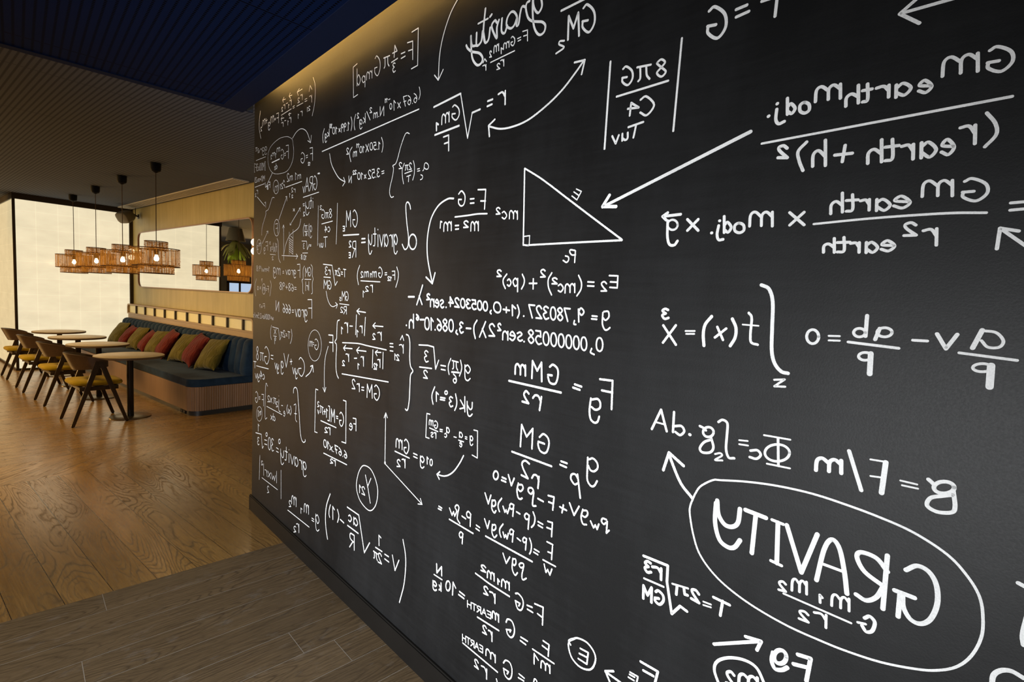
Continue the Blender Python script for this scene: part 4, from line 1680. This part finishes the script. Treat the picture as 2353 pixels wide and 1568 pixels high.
C 775,1065 850,1110 910,1230 943,1380 930,1530 890,1620 833,1644 760,1580 700,1480 668,1330 690,1180 730,1090 775,1065
L 785,1188 815,1340 848,1548
L 855,1232 812,1340
T 21 ~ 780,1450,705,1412,100
@formula|g equals two masses over r two low at the board's left|560,1100,4.9|12
T m ~ 735,405,680,375,165
T 1 ~ 660,392,643,392,60
T m ~ 595,318,540,285,165
T 2 ~ 535,318,512,318,70
L 740,548 498,355
T r ~ 628,612,595,600,160
T 2 ~ 592,600,565,605,65
L 792,460 770,445
L 792,485 770,470
T g ~ 855,535,812,510,180
@formula|V equals root formula in big round brackets low on the board|560,1100,4.9|15
C 975,175 935,300 922,430 928,560 945,682
C 1795,688 1822,850 1825,1000 1805,1200 1755,1395
C 1058,350 1072,410 1070,450 1058,492
T 1 ~ 1025,458,1000,460,145
C 978,298 965,350 962,400 970,435
L 1130,500 1090,462
L 1168,322 1298,412 1360,835 1420,725
T a ~ 1288,545,1238,515,130
T c ~ 1218,490,1182,480,115
L 1292,618 1172,528
T R ~ 1250,808,1195,770,165
T 1 ~ 1550,752,1520,755,115
L 1560,822 1488,775
T 2 ~ 1558,965,1515,940,110
T π ~ 1512,925,1465,895,125
L 1635,880 1592,852
L 1638,940 1592,905
L 1752,920 1707,1035 1678,862
@formula|square bracketed F equals four thirds pi formula below the lit strip|720,0,5.8825|16
L 1335,435 1422,380 1412,885 1328,932
L 595,862 542,910 545,1320 602,1280;12
T F ~ 1350,805,1275,830,250
L 1242,705 1190,728
L 1245,760 1190,792
L 1095,775 1105,615 1135,690 1075,722
L 1142,790 1060,845
T 3 ~ 1115,970,1075,985,125
T π ~ 1035,890,955,930,230
T G ~ 910,1010,830,1040,270;12
T m ~ 800,1055,720,1085,170;12
T p ~ 708,1115,660,1125,150;12
T d ~ 642,1145,592,1165,230;12
@arrow|long curved arrow coming down from the top of the board|720,0,5.8825|18
C 2060,-170 1950,0 1850,200 1760,480 1710,750 1692,1080
L 1640,1018 1692,1085 1758,942
@word|the word gravity in looping joined handwriting at the top|940,0,4.2018|24
C 1275,-30 1285,60 1250,125 1215,90 1200,20 1215,-60
C 1200,-60 1195,100 1205,240 1230,310 1265,338 1305,310 1318,250 1290,215 1240,210 1190,205 1150,170 1130,80 1140,30 1165,12
C 1130,70 1095,65 1075,130 1060,230 1040,245 1045,170 1020,120 985,120 950,180 945,250 985,275 1020,240 1045,170
C 950,250 925,320 895,300 900,180
C 870,195 850,270 848,370 800,260 830,200 850,220
C 785,270 770,380 735,410 720,300 740,85
L 670,230 765,180;18
L 785,163 800,142
C 735,405 715,300 700,400 655,440 655,320
C 655,440 610,440 600,350 605,500 620,580 660,630 700,610 712,560 680,515 610,500 570,470 555,440
@formula|small force equation under the looping word|940,0,4.2018|12
T F ~ 1148,395,1100,410,105
L 1080,360 1050,375
L 1080,385 1055,398
T G ~ 1025,435,985,450,90
T m ~ 970,455,912,480,95
T 1 ~ 908,515,888,520,55
T m ~ 870,490,820,515,110
T 2 ~ 800,552,780,555,60
L 1022,492 790,605
T r ~ 922,638,888,645,105
T 2 ~ 882,665,850,675,55
T r ~ 750,678,715,688,90
L 718,608 735,570 752,595
@formula|G M with a bar above, large at the top edge|940,0,4.2018|24
L 1750,-35 1472,105
T G ~ 1800,300,1672,325,270
T M ~ 1645,345,1535,385,225
C 1500,395 1460,400 1452,430 1498,460 1422,518;19
@arrow|big curved double headed arrow near the top|940,0,4.2018|20
C 775,1222 880,1245 1000,1225 1150,1160 1330,1020 1480,870 1600,715 1695,580
L 1600,605 1700,580 1668,718
L 830,1155 770,1215 778,1318
@formula|r equals a root of G m over F|940,0,4.2018|20
T r ~ 938,1005,862,1030,215
L 808,960 762,978
L 802,1008 757,1028
L 242,1035 500,905
L 500,905 567,1335 612,1090;14
L 612,1090 688,1057
T G ~ 490,1155,415,1165,145;15
T m ~ 392,1175,315,1205,155;15
T 1 ~ 287,1255,262,1262,70
L 485,1215 252,1305
T F ~ 388,1455,335,1475,150;16
@formula|eight pi G over C four between two tall bars|1340,0,2.3228|12
L 147,330 115,795
L 528,205 482,700
T 8 ~ 445,405,392,415,92
T π ~ 362,420,290,438,125
T G ~ 268,450,208,460,100
L 455,432 180,517
T C ~ 385,610,305,620,100
L 250,618 258,550 298,575 240,582
L 322,652 243,680
L 285,665 270,735
T u ~ 242,745,208,752,60
T v ~ 192,765,157,770,70
@formula|G equals letters cut by the top edge of the photo|1340,0,2.3228|17
T G ~ 768,195,662,215,170
L 875,28 818,52
L 885,62 818,92
L 1025,88 1042,-60
L 955,8 1040,-20
@arrow|straight arrow at the upper right corner|1340,0,2.3228|18
L 2130,-50 1690,75
L 1785,-8 1690,75 1795,125
@formula|large earth mass fraction over r earth plus h squared|1340,0,2.3228|17
T G ~ 2300,370,2155,395,135
T m ~ 2115,380,1910,410,160
T e ~ 1865,492,1790,498,105
T a ~ 1755,500,1665,522,105
T r ~ 1640,518,1565,530,105
T t ~ 1545,540,1490,550,100
T h ~ 1475,550,1398,570,95
T m ~ 1380,525,1235,545,125
T o ~ 1212,602,1155,608,95
T d ~ 1135,605,1088,612,85
C 1035,585 1030,640 1045,662 1075,650
L 1037,556 1039,554
L 990,623 993,621
L 2290,517 955,768;14
C 2155,605 2200,660 2205,720 2145,785
T r ~ 2102,768,2012,775,165
T e ~ 1985,825,1912,828,130
T a ~ 1890,838,1800,845,130
T r ~ 1770,850,1700,855,130
T t ~ 1690,855,1610,865,120
T h ~ 1600,865,1515,875,118
L 1438,820 1345,830
L 1400,778 1385,865
T h ~ 1300,885,1222,890,135
C 1195,760 1150,810 1155,860 1175,912
T 2 ~ 1095,845,1040,845,65
@arrow|long straight arrow from the earth fraction to the triangle|0,0,1|8
L 1725,303 1385,476
L 1401,449 1385,475 1416,475
@formula|m obj times earth mass fraction on the right of the board|1480,380,2.6953|18
T G ~ 2135,215,1968,228,140
T m ~ 1918,190,1715,195,160
T e ~ 1655,265,1545,265,118
T a ~ 1530,280,1435,282,112
T r ~ 1402,278,1340,282,110
T t ~ 1330,285,1250,290,110
T h ~ 1235,290,1152,302,118
C 2120,295 1900,297 1600,315 1350,335 1052,365;15
T r ~ 1822,495,1728,500,170
T 2 ~ 1690,435,1608,438,80
T e ~ 1558,530,1468,532,102
T a ~ 1452,540,1372,542,102
T r ~ 1340,540,1280,540,100
T t ~ 1280,540,1195,542,98
T h ~ 1185,540,1108,540,86
T x ~ 995,370,902,372,130
T m ~ 803,378,650,378,145
T o ~ 625,418,560,420,100
T d ~ 545,415,495,418,100
L 470,345 472,345
C 465,375 455,430 465,462 492,460
L 420,420 423,420
T x ~ 340,405,270,405,115
E 180,370,31,31;14
C 150,345 148,440 160,490 190,495 210,470
L 230,305 118,318
L 150,295 118,318 140,340
L 2365,227 2272,235
L 2365,271 2268,280
@arrow|thick arrow cut by the right edge of the photo|1480,380,2.6953|20
L 2400,525 2205,390
L 2320,408 2205,390 2185,518
@formula|integral of t x equals x cubed|1480,620,2.6953|16
T 3 ~ 155,305,112,305,62
L 120,345 198,465
L 198,345 118,452
L 315,380 258,380;11
L 312,398 262,398;11
C 420,290 380,340 368,400 372,470;20
C 548,305 570,360 565,420 535,472;20
L 510,365 440,420
L 455,355 490,435
C 650,268 668,300 660,400 665,450 705,465
L 612,340 710,348;10
C 728,95 775,120 798,200 795,350 792,500 810,580 850,630 892,642;22
L 808,682 872,680 808,722 875,725;13
@formula|zero equals a b over p minus v a over p at the right|1480,620,2.6953|17
E 1045,415,37,43
L 1212,412 1145,410;12
L 1212,440 1145,438;12
L 1382,285 1372,412;22
E 1335,390,36,26
E 1490,388,46,28
L 1460,365 1432,432;22
L 1265,448 1578,487
E 1370,537,40,24
L 1405,520 1398,645;30
L 1665,437 1755,442
L 1815,398 1870,490 1940,402;22
L 2095,375 2035,485;26
C 2095,378 2180,390 2225,440 2200,480 2130,480 2090,440
L 1952,515 2310,562
E 2095,607,58,25
L 2150,595 2140,725;38
@formula|A b g integral equals phi c beside the large bubble|1440,900,2.5772|15
L 150,222 205,108 238,235
L 170,180 225,195;10
L 282,122 275,240
C 285,205 325,205 342,235 318,258 290,240
L 374,255 377,256;18
C 435,205 455,215 470,230
E 485,240,31,29
C 500,270 515,330 495,360 450,360 435,335 460,300 500,285
C 545,180 570,168 598,190 595,260 590,340 605,390 638,395
C 525,370 555,365 565,380 525,405 568,408;11
L 668,288 718,293;10
L 668,312 720,320;10
C 735,350 775,348 795,375 770,398 730,388
L 815,258 970,285;11
L 832,427 968,455;11
L 898,275 900,440
E 893,363,73,50
@formula|g equals F over m above the large bubble|1440,900,2.5772|22
T m ~ 1278,485,1115,465,125
L 1318,352 1390,585
L 1535,420 1510,600;28
L 1445,402 1545,418;11
L 1445,500 1515,510;11
L 1622,527 1720,550;11
L 1632,555 1725,575;11
C 1788,520 1805,535 1815,545
E 1880,568,60,35
C 1935,590 1945,680 1925,715 1840,712 1780,675 1800,630 1870,618 1930,612
@arrow|arrow rising from the large bubble|1440,900,2.5772|18
C 390,632 320,540 262,400 252,365
L 218,465 252,362 338,440
@word|the word GRAVITY in large capitals inside the bubble|1440,1240,2.5772|26
C 538,-230 545,-150 580,-90 625,-75 660,-100 672,-180
C 530,-215 525,-100 550,0 600,45 640,45 672,5
L 705,-175 825,-128
L 765,-140 742,80
L 862,-117 928,-90;18
L 897,-100 890,140
L 855,125 918,155;18
L 950,-85 1035,195 1130,-30
C 1125,240 1170,60 1215,0 1260,50 1290,190 1305,320
L 1150,140 1285,190;18
L 1545,95 1518,410
C 1545,190 1480,110 1390,75 1365,105 1410,190 1520,275
C 1520,280 1480,340 1420,360 1360,325
C 1655,180 1720,155 1790,190 1835,270 1840,380 1800,470 1740,498 1680,470 1640,400 1635,330
L 1588,300 1705,345
L 1620,320 1608,455
@formula|G m1 m2 over r two inside the bubble|1440,1240,2.5772|15
T 2 ~ 945,310,900,298,55
T m ~ 1070,325,975,300,120
T 1 ~ 1160,378,1142,372,45
T m ~ 1322,425,1210,390,120
L 930,320 1330,495;12
T r ~ 1190,525,1110,500,125
T 2 ~ 1080,492,1020,468,55
C 1410,465 1440,455 1470,490 1455,540 1420,545 1395,510;20
L 1370,490 1415,500
@drawing|large hand drawn bubble around the word GRAVITY|1440,1240,2.5772|13
C 395,-244 410,-276 440,-316 510,-351 560,-351 720,-341 900,-316 1100,-271 1300,-206 1500,-131 1700,-41 1900,90 2020,220 2090,340 2110,460 2100,580 2040,690 1950,755 1830,775 1700,765 1500,725 1300,660 1150,600 950,510 750,395 600,285 500,185 430,80 395,-30 375,-150 378,-200 395,-244
@formula|T equals two pi root below the bubble|1440,1240,2.5772|17
L 515,342 610,388
L 570,365 555,450
L 455,368 500,385;10
L 455,388 500,402;10
T 2 ~ 432,378,382,350,65
L 272,262 365,290;12
L 300,275 295,325
L 340,285 345,325 362,330
L 102,97 245,155 240,250 268,440 318,395 358,425
T 3 ~ 148,200,108,190,65
T r ~ 212,240,152,222,110
L 105,230 220,280;12
T G ~ 222,388,168,380,80
L 100,348 102,272 125,330 150,285 148,372
@arrow|short arrow pointing right at the bottom|1440,1240,2.5772|20
L 518,620 790,603
L 705,575 798,603 772,655
@formula|F g at the bottom beside the short arrow|1440,1240,2.5772|24
L 1065,838 1090,705 1015,682
L 1080,760 990,738
E 910,695,36,40
C 868,670 860,720 880,765 920,772 952,758
@formula|circled m two cut by the bottom edge|1440,1240,2.5772|18
C 830,900 812,845 770,760 700,715 610,700 540,720 520,770 545,850 570,900
T 2 ~ 640,865,590,850,75
T m ~ 780,880,660,850,100
@formula|letter strokes cut by the right edge of the photo|1440,1240,2.5772|24
L 2320,258 2365,282
C 2375,440 2345,560 2350,625
@formula|top of a large G at the bottom right corner|1440,1240,2.5772|26
C 2350,820 2280,780 2220,775 2175,800 2165,850 2175,900
@formula|F m letters cut by the bottom edge|960,1480,3.9217|24
L 2010,160 2165,250 2135,370
L 2035,240 2125,290
L 1915,255 1985,295 1970,370;16
L 1910,275 1955,300;16
L 1900,300 1950,330;16
@arrow|arrow pointing up left at the bottom edge|960,1260,4.706|25
L 2260,1500 2030,1335
L 2118,1330 2030,1330 2080,1449
@formula|circled E at the bottom of the board|960,1260,4.706|20
C 1655,1045 1635,1000 1690,978 1740,975 1830,1020 1900,1110 1925,1200 1895,1290 1840,1315 1750,1280 1670,1190 1634,1080 1640,1010 1700,978
L 1760,1085 1845,1130 1830,1255 1738,1195
L 1750,1140 1838,1185
@formula|equals ten N over kg low on the board|960,1260,4.706|18
T N ~ 262,298,205,265,95
L 178,285 265,342;14
T k ~ 255,465,232,450,85
T g ~ 208,430,165,410,95
L 412,430 385,370 378,505
E 330,408,23,52
L 508,512 455,470
L 502,545 445,502
@formula|F equals G m1 m2 over r two low on the board|960,1260,4.706|18
L 1350,830 1358,640 1268,602
L 1350,750 1298,710
L 1240,640 1185,618
L 1245,695 1188,660
C 1060,490 1090,492 1135,550 1142,620 1118,670 1080,650 1058,570
L 1058,568 1108,598 1095,625
T m ~ 995,455,905,410,135
T 1 ~ 887,402,865,385,55
T m ~ 832,355,752,315,130
T 2 ~ 740,262,685,240,65
C 628,272 700,325 780,385 995,522
T r ~ 845,600,780,560,165
T 2 ~ 765,510,715,490,85
@formula|F over m equals G m EARTH over r two|960,1260,4.706|18
L 1412,1168 1422,1045 1358,1002
L 1415,1105 1350,1055
L 1245,1092 1475,1248
T m ~ 1435,1355,1330,1290,140
L 1305,1210 1262,1140 1260,1250
L 1188,1005 1118,962
L 1170,1042 1112,1000
C 958,800 975,768 1020,790 1048,870 1040,940 1010,965 975,930 962,880
L 960,880 1010,885 1000,905
T m ~ 880,800,805,750,130
T EARTH ~ 795,765,540,635,70;13
L 650,745 880,890
T r ~ 812,1010,768,975,160
T 2 ~ 750,935,705,910,85
@formula|m EARTH over r two at the bottom edge|960,1260,4.706|17
T EARTH ~ 705,1135,485,1000,70;13
T m ~ 845,1240,735,1155,135
L 490,1025 865,1340
T 2 ~ 660,1310,615,1275,85
T r ~ 755,1420,690,1370,180
C 930,1240 955,1212 1000,1240 1022,1310 1015,1390 985,1415 945,1370 932,1300
L 930,1300 985,1335 970,1360
L 1155,1405 1100,1360
L 1150,1435 1092,1400
C 1250,1500 1265,1418 1290,1435 1300,1500
L 855,1415 875,1490
@formula|GM over r two equals g p at the board's middle|980,960,4.902|23
C 1275,220 1320,185 1370,230 1382,300 1360,380 1325,400 1280,370 1260,310 1262,270
L 1262,270 1330,295
L 1190,350 1200,125 1130,215 1075,80 1060,325
L 965,383 1410,548
C 1160,520 1115,485 1080,510 1090,570 1145,685
L 1145,685 1072,648
L 1270,665 1258,795
C 1268,720 1250,660 1215,645 1190,680
L 1585,515 1520,492
L 1578,560 1508,530
C 1820,450 1815,580 1815,700 1850,765 1890,770 1925,715
C 1835,470 1880,460 1925,510 1930,570 1890,605 1850,590 1825,540
L 1705,640 1735,905
C 1710,740 1670,750 1630,690 1640,640 1680,640 1710,690
@formula|p w g v plus F minus p g v equals zero|980,960,4.902|21
E 783,650,27,47
L 898,692 855,672
L 895,725 848,705
L 990,685 958,765 925,645
C 1038,740 1022,820 1035,900 1060,918 1080,908
C 1045,755 1080,760 1090,800 1060,830 1030,800
C 1205,830 1180,860 1150,830 1155,795 1190,795 1210,840 1200,930 1200,990 1235,995
L 1318,945 1258,912
L 1425,1040 1440,895 1375,878
L 1430,970 1380,950
L 1580,1045 1505,1005
L 1545,985 1530,1070
L 1722,1000 1665,1100 1615,962
C 1765,1035 1745,1120 1765,1195 1805,1205
C 1765,1045 1810,1050 1818,1090 1790,1120 1755,1100
L 1945,1200 1925,1258 1905,1210 1885,1240 1852,1165
C 2030,1180 2000,1200 1975,1165 1990,1135 2030,1150
L 2040,1170 2030,1300 2060,1270
@formula|F equals p minus p w times g v|980,960,4.902|19
L 728,875 698,970 662,850
C 742,930 738,1020 765,1072 785,1050
C 745,935 775,935 780,980 755,1000 740,975
C 850,910 815,960 810,1010 825,1058
L 935,1020 915,1080 900,1040 885,1065 865,1000
L 985,985 975,1110
C 985,1020 955,1030 940,995 955,970 988,985
L 1055,1085 1018,1062
L 1160,1100 1148,1255
C 1158,1140 1125,1145 1108,1105 1130,1080 1160,1105
C 1205,1065 1225,1130 1215,1200 1185,1235
L 1312,1200 1260,1172
L 1310,1240 1262,1212
L 1412,1340 1422,1185 1370,1168
L 1415,1260 1360,1238
@formula|p minus p w over p between two equals signs|980,960,4.902|17
L 175,1020 142,998
L 168,1042 135,1025
L 345,1055 320,1110 308,1060 290,1100 262,1020
C 345,1050 325,1010 345,985 368,1010 355,1080 350,1140 378,1190
L 445,1140 402,1110
L 500,1085 495,1225
C 498,1130 465,1120 455,1080 475,1058 503,1090
L 260,1145 528,1305
L 412,1310 405,1420
C 412,1345 385,1350 372,1315 390,1288 415,1310
L 602,1238 565,1212
L 598,1275 560,1248
@formula|F over w equals a p g v fraction|980,960,4.902|18
L 712,1165 690,1248 657,1142
C 745,1205 740,1290 765,1350 795,1325
C 748,1210 778,1210 782,1250 758,1270 742,1250
C 865,1200 830,1250 828,1300 842,1345
L 925,1305 910,1365 895,1320 880,1350 865,1290
L 982,1275 970,1400
C 980,1310 950,1315 940,1280 958,1258 985,1278
L 1062,1388 1025,1358
L 1130,1365 1118,1490
C 1125,1400 1100,1405 1088,1375 1105,1350 1130,1370
C 1165,1360 1185,1430 1180,1500 1165,1535
L 670,1335 1194,1622;20
L 1271,1512 1219,1481
L 1258,1544 1212,1515
L 1412,1598 1425,1430 1361,1398
L 1418,1530 1372,1512
L 1316,1601 1456,1676
L 1417,1706 1393,1773 1370,1711 1349,1742 1329,1649
L 943,1570 902,1640 866,1528
C 977,1586 970,1700 1001,1773 1029,1747
C 980,1591 1008,1596 1011,1643 990,1664 973,1638
C 1100,1680 1069,1690 1048,1659 1069,1638 1100,1659 1079,1773 1090,1825 1128,1810
@drawing|right angled triangle drawn in the middle of the board|960,360,4.3556|19
L 1072,120 1065,500 1058,885
C 1060,885 1110,890 1140,885 1600,860 2045,838
C 1075,120 1250,230 1500,420 1750,610 2045,832
L 1070,800 1122,792 1118,885;12
L 1590,325 1640,350 1595,435 1545,395;13
L 1565,355 1615,390;13
@formula|m c squared left of the triangle|960,360,4.3556|15
T m ~ 1003,628,915,622,135
T c ~ 895,625,845,622,115
T 2 ~ 828,575,785,578,65
@formula|F equals G over m two equals m one|960,360,4.3556|16
L 670,525 682,330 605,332
L 680,445 632,445
L 565,422 528,425
L 565,465 528,468
C 412,375 440,345 470,380 475,430 462,480 435,495 412,470 410,430
L 410,430 440,430
C 695,572 600,575 500,590 375,605
T m ~ 612,742,530,745,150
T 2 ~ 510,708,460,712,65
L 412,690 378,692
L 412,725 380,728
T m ~ 342,740,260,748,145
L 245,655 232,650 228,715
@arrow|large curved arrow left of the triangle pointing down|960,360,4.3556|18
C 360,420 300,425 210,490 140,610 105,760 95,900 105,1050 148,1270
L 85,1208 148,1272 175,1165
@formula|p c below the triangle|960,360,4.3556|16
L 1580,945 1572,1060
C 1580,985 1545,985 1525,960 1530,935 1575,940
C 1480,995 1508,1005 1512,1035 1490,1060 1458,1040
@formula|E two equals m c squared plus p c squared|960,360,4.3556|17
L 1920,1192 2005,1195 1998,1315 1925,1310
L 1930,1255 2000,1258
T 2 ~ 1895,1348,1835,1348,95
L 1765,1258 1705,1255
L 1765,1298 1702,1295
C 1612,1190 1640,1260 1635,1330 1595,1395
T m ~ 1578,1360,1472,1365,145
T c ~ 1462,1352,1408,1355,120
T 2 ~ 1400,1275,1345,1275,60
C 1345,1165 1310,1230 1312,1310 1342,1385
T 2 ~ 1282,1205,1230,1208,75
L 1195,1270 1120,1270
L 1160,1225 1158,1325
C 1050,1180 1070,1230 1065,1280 1042,1325
T p ~ 1008,1300,955,1300,130
T c ~ 940,1295,900,1297,110
C 895,1178 862,1225 860,1270 880,1320
T 2 ~ 842,1200,795,1202,65
@formula|long g equals nine point seven eight line|920,640,4.0569|17
C 1890,320 1885,420 1905,475 1930,480 1955,460
C 1900,310 1940,310 1945,360 1915,390 1892,370
L 1835,355 1790,350
L 1832,382 1785,378
T 9 ~ 1718,410,1660,405,130
C 1625,395 1620,425 1638,430
T 780327 ~ 1585,402,1200,365,118
L 1152,352 1155,352
C 1095,250 1108,290 1110,330 1095,368
T 1+0 ~ 1080,352,870,312,95
C 850,300 840,315 850,330
T 0053024 ~ 818,305,455,258,85
L 432,270 430,270
T sen ~ 410,275,282,262,115
T 2 ~ 280,195,250,200,52
L 212,65 185,160 158,245
L 180,165 207,242
L 135,172 80,172
@formula|long second line of figures ending in h|920,640,4.0569|17
T 0 ~ 1892,680,1825,680,125
C 1785,655 1775,690 1808,710
T 00000058 ~ 1742,675,1193,600,122
L 1158,590 1155,590
T sen ~ 1142,585,952,570,130
T 2 ~ 942,485,910,488,65
T 2 ~ 885,540,828,538,115
L 798,405 768,480 742,545
L 768,470 800,550
C 718,392 692,440 690,500 702,558
L 660,468 618,465
T 3 ~ 592,510,555,508,100
C 530,485 522,505 538,522
T 086.10 ~ 500,498,230,475,110
L 225,385 190,385
T 6 ~ 178,388,152,388,52
T h ~ 130,462,85,462,125
L 62,438 60,438
@formula|F g equals G M m over r two in bold strokes|920,640,4.0569|21
L 1970,1220 1980,955 1862,940
L 1978,1065 1880,1045
C 1778,1120 1765,1230 1775,1310 1810,1345 1840,1335 1855,1290
C 1785,1130 1840,1125 1865,1160 1860,1210 1820,1225 1785,1200
L 1690,1010 1628,988
L 1675,1040 1612,1018
C 1395,825 1425,805 1465,840 1472,900 1455,970 1430,985 1395,970 1378,920
L 1378,900 1415,905
L 1320,960 1318,785 1278,862 1235,770 1228,930
T m ~ 1172,908,1068,890,160
L 1015,955 1500,1065
L 1318,1105 1300,1228
C 1312,1150 1290,1100 1260,1090 1238,1115
C 1200,1075 1175,1050 1155,1080 1170,1120 1198,1165
L 1198,1165 1140,1148
@formula|long product of powers of ten above a long bar|720,200,5.6|12
C 1365,0 1375,50 1375,110 1360,160
T 6.6Z ~ 1338,195,1160,258,130
T x ~ 1125,268,1088,272,115
T 1 ~ 1064,300,1035,300,125
E 1000,250,14,36
L 990,155 970,165
T 11 ~ 958,195,925,205,50
T N ~ 912,370,862,375,120
L 845,380 843,381
T m ~ 828,392,775,405,110
T 2 ~ 758,330,730,335,65
L 692,318 735,425
T k ~ 675,460,645,470,120
T g ~ 635,490,600,500,120
T 2 ~ 592,400,568,405,65
C 550,355 535,420 530,490 540,552
C 490,388 502,440 500,510 490,562
T 1.99 ~ 468,555,365,585,105
T x ~ 352,575,332,580,70
T 10 ~ 312,600,252,610,85
T 30 ~ 248,530,215,530,50
T k ~ 212,635,186,642,90
T g ~ 180,670,156,675,110
C 148,540 132,600 128,660 135,718
L 1365,288 120,832;15
@formula|bracketed one point five zero squared under the long bar|720,200,5.6|12
C 880,650 897,710 898,770 885,838
T 1.50 ~ 862,802,730,815,95
T X ~ 715,830,678,838,95
T 10 ~ 658,840,598,850,80
T 11 ~ 595,778,558,782,48
T m ~ 562,890,515,900,105
C 503,775 475,830 472,890 487,962
T 2 ~ 460,865,430,868,80
@formula|equals three point five two times a power of ten|720,200,5.6|12
L 912,1080 882,1090
L 912,1108 885,1118
T 3.52 ~ 858,1155,708,1185,110
T x ~ 683,1175,658,1180,80
T 10 ~ 640,1190,570,1190,85
T 22 ~ 558,1120,512,1130,50
T N ~ 495,1235,460,1232,85
@arrow|curved arrow under the left end of the long bar|720,200,5.6|12
C 212,860 235,990 290,1110 340,1180 410,1222
L 392,1165 412,1222 380,1275
@formula|tall curly bracket before a c equals two pi over T squared|720,200,5.6|12
C 1238,602 1210,590 1180,620 1130,760 1085,930 1060,990 1025,1015 1035,1050 1020,1160 990,1290 985,1370 1005,1420 1035,1412
C 1410,1080 1425,1060 1435,990 1460,980 1485,1010 1480,1050 1455,1060 1430,1040
C 1385,1130 1408,1145 1405,1180 1380,1195
L 1370,1050 1342,1058
L 1375,1078 1342,1085
C 1290,950 1305,1020 1302,1120 1282,1200
T 2 ~ 1268,1062,1235,1065,85
T π ~ 1225,1068,1183,1075,105
L 1275,1080 1180,1115
L 1255,1135 1205,1155
L 1232,1145 1228,1220
C 1175,985 1150,1060 1150,1150 1165,1248
T 2 ~ 1145,1050,1105,1055,80
@word|large d beside the word gravity equals GM over R|720,440,6.03|15
C 1350,245 1340,190 1315,150 1290,170 1285,250 1300,450 1320,620 1318,740 1295,795 1265,800 1235,735;20
E 1380,700,52,104;22
T gravity ~ 1172,765,765,765,270
L 722,655 675,658;20
L 725,705 672,710;20
L 635,597 420,610;18
T G ~ 618,495,550,495,235;14
T M ~ 524,490,460,492,220;14
T E ~ 440,550,415,550,65
T R ~ 598,910,545,915,220;14
T 2 ~ 530,770,500,775,85
T E ~ 522,920,498,920,70
@formula|bracketed F twelve equals G m1 m2 over r two|720,440,6.03|13
C 1158,1048 1180,1130 1175,1220 1145,1330
C 645,1028 618,1110 612,1200 628,1292
T F ~ 1135,1225,1095,1228,120
T 12 ~ 1088,1240,1032,1235,55
L 1022,1128 995,1130
L 1022,1155 995,1158
T G ~ 960,1195,905,1195,145
T m ~ 878,1190,815,1190,130
T 1 ~ 810,1190,790,1192,55
T m ~ 768,1185,705,1190,125
T 2 ~ 692,1190,662,1195,80
L 928,1255 662,1240
T r ~ 830,1400,795,1400,170
T 2 ~ 770,1385,725,1388,70
T 1 ~ 714,1465,690,1465,85
'''
cur = None
names = {'formula': 'chalk_formula', 'arrow': 'chalk_arrow', 'drawing': 'chalk_drawing', 'word': 'chalk_word'}


def stroke(pts, smooth, wpx):
    x0, y0, s = cur['org']
    pp = [(x0 + a / s, y0 + b / s) for a, b in pts]
    W_ = [Vector(to_board(*p)) for p in pp]
    mx, my = sum(p[0] for p in pp) / len(pp), sum(p[1] for p in pp) / len(pp)
    sc = abs(to_board(mx, my + 1)[1] - to_board(mx, my)[1])
    if mx < 740: wpx *= 0.8
    r = max(0.0010, wpx / s / 2 * sc)
    if smooth: W_ = catmull(W_)
    ribbon(cur['bm'], W_, r, cur['d'])
    cur['d'] += 0.00004


def flush():
    if cur:
        o = obj(names[cur['kind']], cur['bm'], M['chalk'], board, smooth=False)
        o['label'] = cur['label']


cnt = 0
for line in CHALK.strip().splitlines():
    line = line.strip()
    if not line: continue
    if line[0] == '@':
        flush()
        kind, lab, org, wd = line[1:].split('|')
        cnt += 1
        cur = dict(kind=kind, label=lab, org=tuple(float(q) for q in org.split(',')), w=float(wd), bm=BM(), d=0.0009 + 0.00003 * (cnt % 7))
        continue
    op, rest = line[0], line[2:]
    wpx = cur['w']
    if op == 'T':
        txt, num = rest.rsplit(' ~ ', 1)
        if ';' in num:
            num, ww = num.split(';'); wpx = float(ww)
        xa, ya_, xb, yb, h = (float(q) for q in num.split(','))
        tot = sum(FONT[c][0] for c in txt) + 1.1 * (len(txt) - 1)
        pos = 0.0
        for c in txt:
            wd_, sts = FONT[c]
            for sm, P in sts:
                q = []
                for gx, gy in P:
                    f = (pos + gx) / tot
                    q.append((xa + (xb - xa) * f, ya_ + (yb - ya_) * f - gy / 10 * h))
                stroke(q, sm, wpx)
            pos += wd_ + 1.1
    else:
        if ';' in rest:
            rest, ww = rest.split(';'); wpx = float(ww)
        if op == 'E':
            cx, cy, rx, ry = (float(q) for q in rest.split(','))
            P = [(cx + rx * math.cos(2 * math.pi * k / 12), cy + ry * math.sin(2 * math.pi * k / 12)) for k in range(13)]
            P[-1] = P[0]
            stroke(P, True, wpx)
        else:
            P = [tuple(float(q) for q in p_.split(',')) for p_ in rest.split()]
            stroke(P, op == 'C', wpx)
flush()
